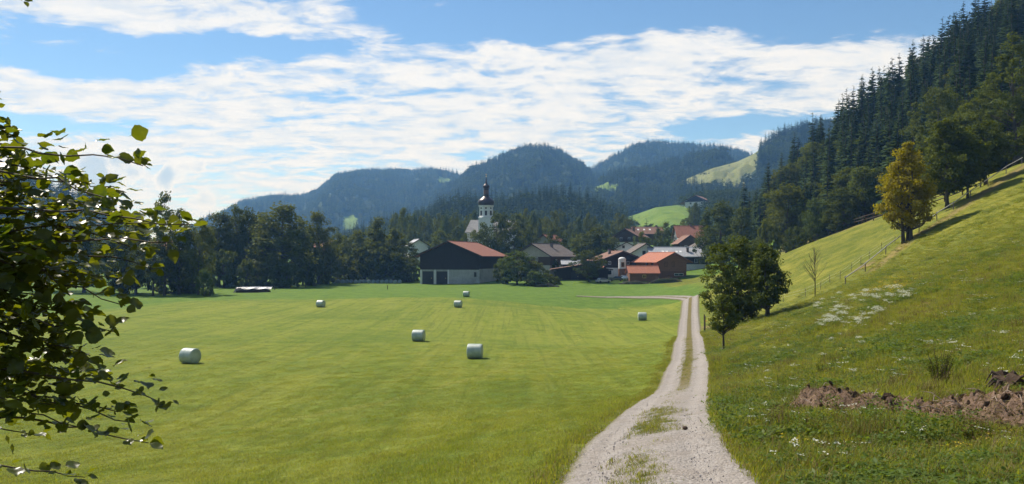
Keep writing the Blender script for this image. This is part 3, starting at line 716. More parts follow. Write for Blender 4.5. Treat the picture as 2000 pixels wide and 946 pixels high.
for a in [
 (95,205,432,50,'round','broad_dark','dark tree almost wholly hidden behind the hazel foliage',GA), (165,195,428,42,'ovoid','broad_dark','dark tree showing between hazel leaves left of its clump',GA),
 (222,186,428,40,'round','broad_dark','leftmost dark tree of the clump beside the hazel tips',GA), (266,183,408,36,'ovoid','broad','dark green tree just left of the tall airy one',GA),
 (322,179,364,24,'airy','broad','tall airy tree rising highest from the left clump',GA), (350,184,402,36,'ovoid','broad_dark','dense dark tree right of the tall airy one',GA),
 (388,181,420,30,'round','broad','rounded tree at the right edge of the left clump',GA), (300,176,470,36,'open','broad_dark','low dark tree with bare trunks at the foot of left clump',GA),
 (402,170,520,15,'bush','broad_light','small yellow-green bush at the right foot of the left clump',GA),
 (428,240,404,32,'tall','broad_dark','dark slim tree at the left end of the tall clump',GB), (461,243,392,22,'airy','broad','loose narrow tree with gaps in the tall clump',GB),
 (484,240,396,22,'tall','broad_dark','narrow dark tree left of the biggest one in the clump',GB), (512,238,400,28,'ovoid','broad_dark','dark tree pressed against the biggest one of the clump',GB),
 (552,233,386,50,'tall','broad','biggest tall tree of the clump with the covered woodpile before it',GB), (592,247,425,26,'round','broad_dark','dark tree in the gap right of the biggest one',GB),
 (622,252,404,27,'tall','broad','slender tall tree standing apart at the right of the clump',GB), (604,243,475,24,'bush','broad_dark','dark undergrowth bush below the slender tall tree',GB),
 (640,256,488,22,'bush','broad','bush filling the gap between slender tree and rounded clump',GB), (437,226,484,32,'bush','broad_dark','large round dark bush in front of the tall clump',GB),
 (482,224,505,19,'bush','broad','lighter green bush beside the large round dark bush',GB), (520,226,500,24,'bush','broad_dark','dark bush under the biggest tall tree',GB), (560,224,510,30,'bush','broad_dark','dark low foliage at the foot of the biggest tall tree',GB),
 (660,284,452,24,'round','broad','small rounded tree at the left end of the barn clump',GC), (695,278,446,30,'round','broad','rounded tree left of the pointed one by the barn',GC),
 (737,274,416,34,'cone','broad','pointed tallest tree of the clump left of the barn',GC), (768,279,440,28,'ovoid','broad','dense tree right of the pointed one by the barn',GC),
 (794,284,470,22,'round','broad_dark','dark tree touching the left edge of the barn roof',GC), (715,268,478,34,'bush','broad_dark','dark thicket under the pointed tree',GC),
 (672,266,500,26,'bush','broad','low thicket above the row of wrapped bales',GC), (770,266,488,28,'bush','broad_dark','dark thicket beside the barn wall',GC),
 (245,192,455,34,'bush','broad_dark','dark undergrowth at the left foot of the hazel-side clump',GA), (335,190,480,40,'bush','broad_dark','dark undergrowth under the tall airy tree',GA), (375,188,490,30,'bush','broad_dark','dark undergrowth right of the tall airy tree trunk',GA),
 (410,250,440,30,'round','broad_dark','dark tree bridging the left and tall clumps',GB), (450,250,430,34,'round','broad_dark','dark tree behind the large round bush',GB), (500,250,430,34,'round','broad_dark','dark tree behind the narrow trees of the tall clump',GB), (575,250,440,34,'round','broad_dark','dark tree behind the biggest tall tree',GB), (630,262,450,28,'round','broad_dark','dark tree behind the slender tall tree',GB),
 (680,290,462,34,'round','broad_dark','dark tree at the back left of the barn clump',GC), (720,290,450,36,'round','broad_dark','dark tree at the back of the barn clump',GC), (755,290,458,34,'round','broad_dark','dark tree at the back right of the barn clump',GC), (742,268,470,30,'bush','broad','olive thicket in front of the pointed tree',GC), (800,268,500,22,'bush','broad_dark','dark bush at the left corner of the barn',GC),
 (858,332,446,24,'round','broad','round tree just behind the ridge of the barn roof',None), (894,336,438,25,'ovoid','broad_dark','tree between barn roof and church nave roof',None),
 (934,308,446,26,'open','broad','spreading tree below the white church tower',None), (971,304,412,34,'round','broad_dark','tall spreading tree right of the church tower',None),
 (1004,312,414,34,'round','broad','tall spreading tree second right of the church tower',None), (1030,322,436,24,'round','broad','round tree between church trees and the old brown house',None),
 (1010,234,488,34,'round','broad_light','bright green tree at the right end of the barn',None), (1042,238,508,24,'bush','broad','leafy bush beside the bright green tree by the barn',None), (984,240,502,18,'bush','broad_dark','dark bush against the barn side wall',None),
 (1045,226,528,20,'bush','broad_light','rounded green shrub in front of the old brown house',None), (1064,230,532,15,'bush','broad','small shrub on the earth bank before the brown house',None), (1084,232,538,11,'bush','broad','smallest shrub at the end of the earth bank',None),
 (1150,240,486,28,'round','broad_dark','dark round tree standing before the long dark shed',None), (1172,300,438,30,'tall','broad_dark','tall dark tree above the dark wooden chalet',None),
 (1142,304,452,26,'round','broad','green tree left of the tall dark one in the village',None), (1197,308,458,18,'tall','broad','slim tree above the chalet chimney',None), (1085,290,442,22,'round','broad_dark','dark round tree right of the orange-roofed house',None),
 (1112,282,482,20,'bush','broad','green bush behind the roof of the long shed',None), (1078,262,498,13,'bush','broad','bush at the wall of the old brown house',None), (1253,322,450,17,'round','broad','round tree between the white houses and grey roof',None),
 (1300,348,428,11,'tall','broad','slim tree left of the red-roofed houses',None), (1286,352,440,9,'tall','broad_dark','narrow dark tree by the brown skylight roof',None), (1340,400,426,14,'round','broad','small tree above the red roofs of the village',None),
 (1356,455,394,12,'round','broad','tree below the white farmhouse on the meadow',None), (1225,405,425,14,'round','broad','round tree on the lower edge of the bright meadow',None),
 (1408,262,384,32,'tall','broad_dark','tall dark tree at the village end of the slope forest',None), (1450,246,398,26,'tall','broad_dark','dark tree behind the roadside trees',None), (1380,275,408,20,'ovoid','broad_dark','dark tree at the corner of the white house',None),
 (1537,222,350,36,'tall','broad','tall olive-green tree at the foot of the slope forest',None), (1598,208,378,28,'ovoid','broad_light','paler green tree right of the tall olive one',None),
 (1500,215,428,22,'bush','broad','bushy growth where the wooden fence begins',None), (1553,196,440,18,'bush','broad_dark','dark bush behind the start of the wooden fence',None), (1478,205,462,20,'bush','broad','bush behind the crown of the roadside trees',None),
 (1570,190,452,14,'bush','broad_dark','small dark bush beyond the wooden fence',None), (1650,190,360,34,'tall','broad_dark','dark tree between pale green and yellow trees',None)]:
    a = list(a); a[3] *= 1.18; tree(*a)
_rs = np.random.RandomState(3)
for i in range(46):
    px = 775 + 440 * (i + _rs.uniform(-.4, .4)) / 46; d = _rs.uniform(360, 455)
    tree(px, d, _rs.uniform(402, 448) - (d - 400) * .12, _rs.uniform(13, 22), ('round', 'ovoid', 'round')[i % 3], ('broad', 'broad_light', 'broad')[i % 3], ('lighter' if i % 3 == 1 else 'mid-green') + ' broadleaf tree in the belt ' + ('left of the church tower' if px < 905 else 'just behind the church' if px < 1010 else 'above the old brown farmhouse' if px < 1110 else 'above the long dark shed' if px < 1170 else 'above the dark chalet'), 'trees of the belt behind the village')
for px, d, top, hw in ((1316, 336, 444, 12), (1330, 380, 430, 9), (1120, 330, 448, 12), (1232, 380, 436, 9)):
    g = G(px, d); H = P(px, top, d).z - g.z; sx = hw * d / F / 3.3
    t = thing('spruce_tree', {1316: 'dark spruce left of the red-roofed houses', 1330: 'small spruce above the red roofs', 1120: 'spruce above the long shed roof', 1232: 'thin spruce above the brown gable'}[px], 'tree', (g.x, g.y, g.z - .2), px * .1, None, (sx, sx, H / 22))
    link('trunk', SPRUCE[px % 5][0], t); link('crown', SPRUCE[px % 5][1], t)

def special(name, label, base_px, base_py, top, hw, mat, seed, d=None, **kw):
    g = ray_ground(base_px, base_py) if d is None else G(base_px, d)
    H = P(base_px, top, g.y).z - g.z; R = hw * g.y / F
    tr, V, Fq = broadleaf(seed, h=H, rw=R, **kw); t = thing(name, label, 'tree', (g.x, g.y, g.z - .1), 0.0)
    link('trunk', tr, t); link('crown', crown_mesh(V, Fq, MT[mat]), t); return t
MT['olive'] = leafy('olive_foliage', (.05,.075,.015), (.12,.145,.028), (.09,.105,.022), 0.40)
MT['road_leaf'] = leafy('maple_foliage', (.050,.078,.014), (.115,.148,.026), (.085,.105,.02), 0.42)
special('roadside_tree', 'large dark round tree beside the gravel track', 1440, 634, 456, 66, 'road_leaf', 301, env='round', base=.07, ncl=215, nlf=85, leaf=.24, trunk_r=.2, rc=.56)
special('roadside_tree', 'slimmer two-stemmed tree right of the large roadside tree', 1499, 620, 472, 34, 'road_leaf', 302, env='tall', base=.14, ncl=115, nlf=80, leaf=.24, trunk_r=.17, rc=.52, stems=2, spread=.28)
special('young_tree', 'small thin-trunked young tree at the track edge', 1413, 688, 566, 26, 'road_leaf', 303, env='ovoid', base=.36, ncl=60, nlf=60, leaf=.15, trunk_r=.07, rc=.34)
special('yellow_tree', 'yellowing autumn tree on the hillside fence line', 1772, 473, 266, 50, 'yellow_leaf', 314, lobk=.45, env='ovoid', base=.13, ncl=190, nlf=80, leaf=.30, trunk_r=.3, rc=.75, stems=3, spread=.45)
special('hillside_tree', 'dense green tree next uphill from the yellow tree', 1850, 408, 222, 56, 'olive', 305, env='ovoid', base=.17, ncl=180, nlf=80, leaf=.34, trunk_r=.28, rc=.85, stems=2, spread=.4)
special('hillside_tree', 'slimmer tree third up the hillside fence line', 1890, 388, 256, 38, 'broad', 306, env='tall', base=.24, ncl=110, nlf=70, leaf=.34, trunk_r=.2, rc=.8, stems=2, spread=.3)
special('hillside_tree', 'leaning tree fourth up the fence line', 1925, 362, 235, 36, 'broad_dark', 307, env='round', base=.22, ncl=110, nlf=70, leaf=.36, trunk_r=.2, rc=.85)
special('hillside_tree', 'big olive-green tree at the right picture edge', 1985, 330, 60, 82, 'olive', 308, d=136, env='ovoid', base=.10, ncl=210, nlf=85, leaf=.42, trunk_r=.4, rc=1.05)
special('hillside_tree', 'broad green tree behind the hillside fence trees', 1835, 330, 168, 62, 'olive', 309, d=168, env='round', base=.1, ncl=170, nlf=75, leaf=.45, trunk_r=.35, rc=1.1)
special('hillside_tree', 'green tree filling the gap behind the leaning tree', 1920, 330, 190, 55, 'broad', 310, d=158, env='round', base=.1, ncl=150, nlf=75, leaf=.45, trunk_r=.35, rc=1.1)
def bare_sapling():
    g = ray_ground(1592, 580); H = P(1592, 484, g.y).z - g.z; rs = np.random.RandomState(8)
    t = thing('bare_tree', 'bare leafless sapling standing on the grassy slope', 'tree', g)
    MB().tube([(0,0,-.2),(.03,.02,H*.4),(-.03,0,H*.75),(0,0,H)], [.065,.05,.03,.008], 7).build('trunk', MT['bark'], t, True)
    for i in range(26):
        z = H * rs.uniform(.3, .95); a = rs.uniform(0, 6.28); L = (H - z) * .35 + .5
        p = Vector((0, 0, z)); q = p + Vector((math.cos(a) * L * .6, math.sin(a) * L * .6, L * .75)); e = q + Vector((math.cos(a + .4) * L * .2, math.sin(a + .4) * L * .2, L * .4))
        mb = MB().tube([p, q, e], [.022, .014, .006], 4)
        for k in range(3):
            s0 = p.lerp(q, .4 + .25 * k); b = rs.uniform(0, 6.28); mb.tube([s0, s0 + Vector((math.cos(b) * .3, math.sin(b) * .3, .35))], [.01, .004], 3)
        mb.build('branch', MT['bark'], t)
bare_sapling()

# ------------------------------------------------------------------ buildings
MT['dark_wood'] = surf('dark_wood', (.030,.022,.018), (.060,.045,.036), 3, .85, .15, (6, 6, .4), .6, .02)
MT['brown_wood'] = surf('brown_wood', (.15,.075,.045), (.24,.125,.075), 3, .8, .15, (5, 5, .5), .5, .02)
MT['new_wood'] = surf('new_wood', (.20,.10,.06), (.30,.165,.10), 3, .8, .15, (.4, .4, 6), .5, .02)
MT['old_brown'] = surf('old_brown_wood', (.07,.048,.036), (.12,.085,.065), 3, .85, .1, (6, 6, .4), .5, .02)
MT['plaster'] = surf('white_plaster', (.70,.69,.66), (.82,.81,.78), 1.5, .9, .1, dirt=.18)
MT['concrete'] = surf('concrete', (.36,.35,.32), (.50,.48,.44), 1.2, .9, .1, dirt=.5)
MT['cream'] = surf('cream_plaster', (.40,.36,.29), (.50,.46,.38), 1.2, .9, .1, dirt=.3)
MT['red_tile'] = surf('orange_red_tiles', (.225,.095,.062), (.32,.14,.092), 3.5, .8, .2, (1, 1, 1), .6, .04, dirt=.35)
MT['orange_tile'] = surf('bright_orange_tiles', (.33,.125,.075), (.42,.17,.105), 3.0, .8, .2, dirt=.2)
MT['brown_tile'] = surf('weathered_brown_tiles', (.17,.095,.07), (.28,.165,.12), 3, .85, .15, dirt=.4)
MT['grey_tile'] = surf('grey_roof', (.30,.31,.33), (.38,.39,.41), 2.0, .7, .3, dirt=.2)
MT['old_tile'] = surf('old_grey_brown_tiles', (.12,.10,.09), (.21,.18,.16), 3, .9, .15, dirt=.4)
MT['shingle'] = surf('church_shingles', (.24,.23,.225), (.38,.37,.365), 2.5, .8, .25, (1, 1, 3), .7, .05, dirt=.5)
MT['copper_dark'] = surf('dark_dome_metal', (.035,.022,.022), (.07,.045,.042), 2, .38, .5, metal=.4)
MT['gold'] = surf('gold', (.75,.5,.15), (.85,.6,.2), 4, .3, .5, metal=1.0)
MT['door_dark'] = surf('dark_door_boards', (.035,.03,.026), (.065,.055,.048), 3, .8, .15, (8, 8, .5), .5, .02)
MT['trim_white'] = surf('white_painted_trim', (.66,.66,.64), (.78,.78,.76), 4, .6, .3)
MT['fascia'] = surf('dark_fascia', (.05,.035,.028), (.09,.065,.05), 4, .8, .2)
def glass_mat():
    m, T, out = mat_new('window_glass'); b = principled(T, rgb(.02, .024, .03), .08, .6); T.l.new(b.outputs[0], out.inputs[0]); return m
MT['glass'] = glass_mat()

def window(parent, face, W, L, u, z, w, h, frame='trim_white', shutter=None):
    """face f/b = gable ends, l/r = sides; u along the face, z sill height"""
    mb = MB(); t = .09
    for (a, b, c, d) in ((-w/2-t, w/2+t, -t, 0), (-w/2-t, w/2+t, h, h+t), (-w/2-t, -w/2, 0, h), (w/2, w/2+t, 0, h), (-.03, .03, 0, h)): mb.box(a, b, -.07, .03, c, d)
    loc, rz = {'f': ((u, -.003, z), 0), 'b': ((u, L + .003, z), math.pi), 'l': ((-W/2 - .003, u, z), -math.pi/2), 'r': ((W/2 + .003, u, z), math.pi/2)}[face]
    o = mb.build('window', MT[frame], parent, loc=loc, rot=(0, 0, rz))
    MB().box(-w/2, w/2, -.03, .02, 0, h).build('pane', MT['glass'], o)
    if shutter:
        for s in (-1, 1): MB().box(s*(w/2+t+.02) if s > 0 else -(w/2+t+.02)-w*.5, s*(w/2+t+.02)+w*.5 if s > 0 else -(w/2+t+.02), -.06, .02, 0, h).build('shutter', MT[shutter], o)
    return o
def house(name, label, px, d, rot, W, L, he, hr, wall, roof, lower=None, ov=(1.0, 1.2), wins=(), chim=(), doors=(), sky=(), z=None, cat='house', balcony=None, shutter=None, boards=None, fascia='fascia', offx=0.0, gable=None):
    g = G(px, d); zb = g.z if z is None else z
    t = thing(name, label, cat, (g.x, g.y, zb - .25), math.radians(rot))
    lo = lower[0] if lower else -1.0
    if lower: MB().box(-W/2, W/2, 0, L, -1.5, lo).build('lower_wall', MT[lower[1]], t)
    k = .05 if lower else 0.0
    MB().prism([(-W/2-k, lo), (W/2+k, lo), (W/2+k, he), (offx, hr), (-W/2-k, he)], -k, L + k).build('wall', MT[wall], t)
    if gable: MB().prism([(-W/2*.98, he-.6), (W/2*.98, he-.6), (W/2*.98, he), (offx, hr-.05), (-W/2*.98, he)], -k-.06, -k).build('gable_cladding', MT[gable], t)
    if boards:
        mb = MB(); n = int(W / .32)
        for i in range(n):
            x0 = -W/2 - k + (W + 2*k) * i / n; x1 = x0 + (W + 2*k) / n - .025; top = lambda x: he + (hr - he) * (1 - abs(x - offx) / (W/2 + abs(offx)))
            j = (i * 7919 % 13) / 13 * .035; mb.hexa([(x0,-k-.05-j,lo),(x1,-k-.05-j,lo),(x1,-k,lo),(x0,-k,lo)], [(x0,-k-.05-j,top(x0)-.1),(x1,-k-.05-j,top(x1)-.1),(x1,-k,top(x1)-.1),(x0,-k,top(x0)-.1)])
        tag(mb.build('board_cladding', MT[boards], t), kind='stuff')
    ro, fo = ov; th = .22
    for s in (-1, 1):
        half = W/2 + (offx if s < 0 else -offx); sl = (hr - he) / half; xe = s * (W/2 + ro); ze = he - sl * ro + .04; zr = hr + .04
        mb = MB(); mb.hexa([(offx,-fo,zr),(xe,-fo,ze),(xe,L+fo,ze),(offx,L+fo,zr)], [(offx,-fo,zr+th),(xe,-fo,ze+th),(xe,L+fo,ze+th),(offx,L+fo,zr+th)])
        r = mb.build('roof_slope', MT[roof], t)
        MB().hexa([(offx,-fo-.05,zr-.12),(xe,-fo-.05,ze-.12),(xe,-fo-.004,ze-.12),(offx,-fo-.004,zr-.12)], [(offx,-fo-.05,zr+th+.03),(xe,-fo-.05,ze+th+.03),(xe,-fo-.004,ze+th+.03),(offx,-fo-.004,zr+th+.03)]).build('bargeboard', MT[fascia], r)
        MB().box(min(xe, xe + s*.12), max(xe, xe + s*.12), -fo, L + fo, ze - .02, ze + .12).build('gutter', MT[fascia], r)
        for (ss, f, y, w_, l_) in sky:
            if ss == s:
                x0 = offx + (xe - offx) * f; x1 = x0 + s * l_; zz = lambda x: zr + (ze - zr) * (x - offx) / (xe - offx) + th
                MB().hexa([(x0,y-w_/2,zz(x0)),(x1,y-w_/2,zz(x1)),(x1,y+w_/2,zz(x1)),(x0,y+w_/2,zz(x0))], [(x0,y-w_/2,zz(x0)+.1),(x1,y-w_/2,zz(x1)+.1),(x1,y+w_/2,zz(x1)+.1),(x0,y+w_/2,zz(x0)+.1)]).build('skylight', MT['trim_white'], r)
    MB().tube([(offx, -fo, hr + th + .06), (offx, L + fo, hr + th + .06)], [.14, .14], 8).build('ridge_cap', MT[roof], t)
    for (x, y, zt) in chim:
        c = MB().box(x-.4, x+.4, y-.4, y+.4, he, zt).build('chimney', MT['old_tile'], t); MB().box(x-.5, x+.5, y-.5, y+.5, zt+.002, zt+.15).build('chimney_cap', MT['fascia'], c)
    for wn in wins: window(t, wn[0], W + 2*k, L, *wn[1:5], frame=wn[5] if len(wn) > 5 else 'trim_white', shutter=shutter)
    for (u, w_, h_, mt) in doors:
        dd = MB().box(u - w_/2, u + w_/2, -.10, -.003, .1, h_).build('door', MT[mt], t); MB().box(u + w_*.32, u + w_*.36, -.16, -.103, h_*.45, h_*.52).build('handle', MT['gold'], dd)
    if balcony:
        z_, x0, x1 = balcony; b = MB().box(x0, x1, -1.2, -.06, z_, z_ + .15).build('balcony', MT['dark_wood'], t)
        MB().box(x0, x1, -1.2, -1.12, z_ + .95, z_ + 1.05).build('rail', MT['dark_wood'], b)
        mb = MB(); n = int((x1 - x0) / .25)
        for i in range(n): mb.box(x0 + (x1-x0)*i/n, x0 + (x1-x0)*i/n + .16, -1.19, -1.14, z_ + .153, z_ + .945)
        tag(mb.build('balusters', MT['dark_wood'], b), kind='stuff')
    return t
barn = house('barn', 'big dark timber barn with orange tiled roof and plastered ground floor', 878, 250, -17, 20.0, 24, 9.4, 13.5, 'dark_wood', 'red_tile', (5.0, 'concrete'), (1.6, 2.0), [('f', 8.6, 2.6, .6, 1.3, 'fascia')], (), [(-7.3, 3.7, 4.2, 'door_dark'), (-2.5, 3.7, 4.2, 'door_dark')], cat='barn', boards='dark_wood')
MB().box(-9.9, 9.9, -.16, -.04, 4.75, 5.05).build('beam', MT['dark_wood'], barn)
for x in (-9.7, -4.9, -.4): MB().box(x-.22, x+.22, -.12, -.005, .05, 4.7).build('pilaster', MT['plaster'], barn)
house('old_farmhouse', 'old brown farmhouse with cream gable and grey-brown roof', 1041, 262, -32, 13, 17, 6.3, 9.9, 'old_brown', 'old_tile', (2.9, 'cream'), (1.3, 1.4), [('f', -2.6, 4.3, .9, 1.1), ('f', 1.4, 4.3, .9, 1.1), ('r', 4, 3.6, .9, 1.1), ('r', 9, 3.6, .9, 1.1)], [(2, 9, 10.4)], gable='cream', balcony=None, z=G(1041, 262).z + 1.8)
house('shed', 'long low dark shed with flat brown roof', 1136, 246, 0, 15.5, 8, 3.5, 4.7, 'dark_wood', 'brown_tile', None, (1.8, 1.2), (), (), [(-2, 2.4, 2.6, 'door_dark')], cat='shed')
house('shed', 'small grey-roofed lean-to behind the long dark shed', 1131, 258, 90, 5, 5.5, 4.6, 5.6, 'dark_wood', 'grey_tile', None, (.6, .5), (), cat='shed')
house('chalet', 'dark wooden chalet with white ground floor and brown roof', 1215, 258, 12, 13.5, 12, 6.0, 8.5, 'dark_wood', 'brown_tile', (3.3, 'plaster'), (1.5, 1.6), [('f', -4.3, 1.2, 1.0, 1.2, 'fascia'), ('f', -4.3, 4.4, .8, .9), ('f', 2.0, 4.4, .8, .9)], [(-2.6, 5, 9.3)])
house('porch', 'small orange-roofed porch beside the dark chalet', 1180, 249, 0, 2.4, 2.4, 2.9, 3.8, 'dark_wood', 'orange_tile', None, (.3, .3), (), cat='shed')
house('wooden_house', 'new reddish wooden house with orange roof and gable windows', 1313, 247, 24, 10.6, 12, 5.6, 8.0, 'new_wood', 'orange_tile', (2.4, 'brown_wood'), (1.5, 1.4), [('f', -2.4, 3.9, 1.1, 1.3, 'fascia'), ('f', .3, 3.9, .9, 1.3, 'fascia'), ('f', 3.1, 3.9, 1.3, 1.2, 'brown_wood'), ('f', 2.4, 1.0, 3.2, .6, 'trim_white'), ('l', 3, 3.8, 1.0, 1.4, 'fascia'), ('l', 6, 3.8, 1.0, 1.4, 'fascia')], fascia='brown_wood')
house('annex', 'low red wooden annex with bright orange roof', 1282, 242, 90, 6.0, 8.6, 2.6, 4.4, 'brown_wood', 'orange_tile', None, (.6, .5), [('l', 4.2, 1.1, .8, .8, 'gold')], (), (), cat='shed', fascia='orange_tile')
house('long_house', 'long house with wide grey roof and four skylights', 1369, 284, 90, 11, 18.5, 4.6, 7.4, 'dark_wood', 'grey_tile', (1.6, 'plaster'), (1.1, .8), [('l', 3, 2.2, 1.0, 1.2), ('l', 15, 2.2, 1.0, 1.2)], [(-3.2, 5.5, 7.3)], sky=[(-1, .42, 14.2, .8, 1.2), (-1, .42, 12.8, .8, 1.2), (-1, .42, 9.4, .8, 1.2), (-1, .42, 8.0, .8, 1.2)], fascia='trim_white', z=G(1320, 280).z + 1.3)
house('white_house', 'tall white house with dark roof right of the grey roof', 1384, 296, 8, 9, 11, 6.8, 9.2, 'plaster', 'old_tile', None, (1.2, 1.2), [('f', -1.5, 1.6, 1.0, 1.3), ('f', 2.2, 1.6, 1.0, 1.3), ('f', -1.5, 4.6, 1.0, 1.4), ('f', 2.2, 4.6, 1.1, 1.6)], balcony=(3.9, -4, 4), z=P(1384, 520, 296).z)
house('white_house', 'small white house with dark gable above the wooden chalet', 1224, 300, -6, 9, 10, 6.2, 8.6, 'plaster', 'old_tile', None, (1.0, 1.0), [('f', -1.2, 6.5, .8, .9, 'fascia'), ('f', -2.3, 3.4, .9, 1.1, 'fascia'), ('f', 1.2, 3.4, .9, 1.1, 'fascia')], z=P(1224, 474, 300).z - 8.35)
house('white_house', 'white gabled house between chalet and grey roof', 1261, 284, 6, 12, 10, 4.4, 8.0, 'plaster', 'old_tile', None, (1.0, 1.0), [('f', -.6, 4.2, 1.0, 1.3, 'fascia'), ('f', -3.4, 2.6, .9, 1.1, 'fascia')], z=P(1261, 477, 284).z - 7.75)
house('brown_house', 'brown-gabled house with balcony behind the white one', 1222, 335, -28, 10, 12, 5.2, 8.0, 'old_brown', 'brown_tile', (2.6, 'plaster'), (1.1, 1.2), [('f', -2, 3.4, .9, 1.1), ('f', 1.6, 3.4, .9, 1.1)], [(1.5, 6, 8.8)], balcony=(2.8, -4, 4), z=P(1222, 484, 335).z)
house('brown_house', 'long house with brown roof and three small skylights', 1291, 388, 90, 10, 14, 4.6, 7.6, 'old_brown', 'brown_tile', None, (1.0, .8), [('l', 3, 1.8, .9, 1.1), ('l', 10, 1.8, .9, 1.1)], [(.5, 2.2, 8.6)], sky=[(-1, .3, 11.5, .9, 1.0), (-1, .3, 8.6, .9, 1.0), (-1, .3, 5.8, .9, 1.0)], z=P(1265, 474, 388).z)
house('red_roofed_house', 'house with large red tiled roof at the forest edge', 1376, 345, 90, 11, 12.5, 4.2, 8.6, 'plaster', 'red_tile', None, (1.2, .8), (), [(0, 6, 9.6)], z=P(1350, 480, 345).z)
house('red_roofed_house', 'brown gabled house in front of the large red roof', 1347, 322, 4, 8, 9, 3.6, 6.4, 'old_brown', 'brown_tile', None, (1.1, 1.2), [('f', -1.5, 1.2, .9, 1.1), ('f', 1.5, 1.2, .9, 1.1)], z=P(1347, 490, 322).z)
house('orange_roofed_house', 'orange-roofed house behind the old brown farmhouse', 1062, 330, -35, 8, 9, 5.2, 7.6, 'cream', 'red_tile', None, (.9, .9), [('f', 0, 3, .9, 1.1)], z=P(1060, 494, 330).z)
house('white_house', 'small pale house left behind the barn roof', 818, 330, 20, 8, 9, 5.4, 7.8, 'plaster', 'grey_tile', None, (.8, .8), [('f', -1.4, 3, .9, 1.1)], z=P(818, 504, 330).z)
house('orange_roofed_house', 'house with orange roof hidden among the clump trees', 655, 300, 70, 11, 11, 5.0, 8.2, 'cream', 'red_tile', None, (1.0, 1.0), [('l', 4, 2, .9, 1.1)], z=P(655, 512, 300).z)
house('orange_roofed_house', 'house glimpsed between trunks of the left clump', 340, 225, 75, 9, 10, 4.6, 7.4, 'plaster', 'red_tile', None, (1.0, 1.0), [('l', 3, 2, .9, 1.1)], z=P(340, 520, 225).z)
house('farmhouse', 'white farmhouse with dark roof beside the bright meadow', 1360, 690, -30, 20, 16, 4.2, 9.0, 'plaster', 'brown_tile', None, (4.0, 3.0), [('f', -5, 1.6, 1.6, 1.6), ('f', 0, 1.6, 1.6, 1.6), ('f', 5, 1.6, 1.6, 1.6)], z=P(1363, 402, 690).z, gable='dark_wood')

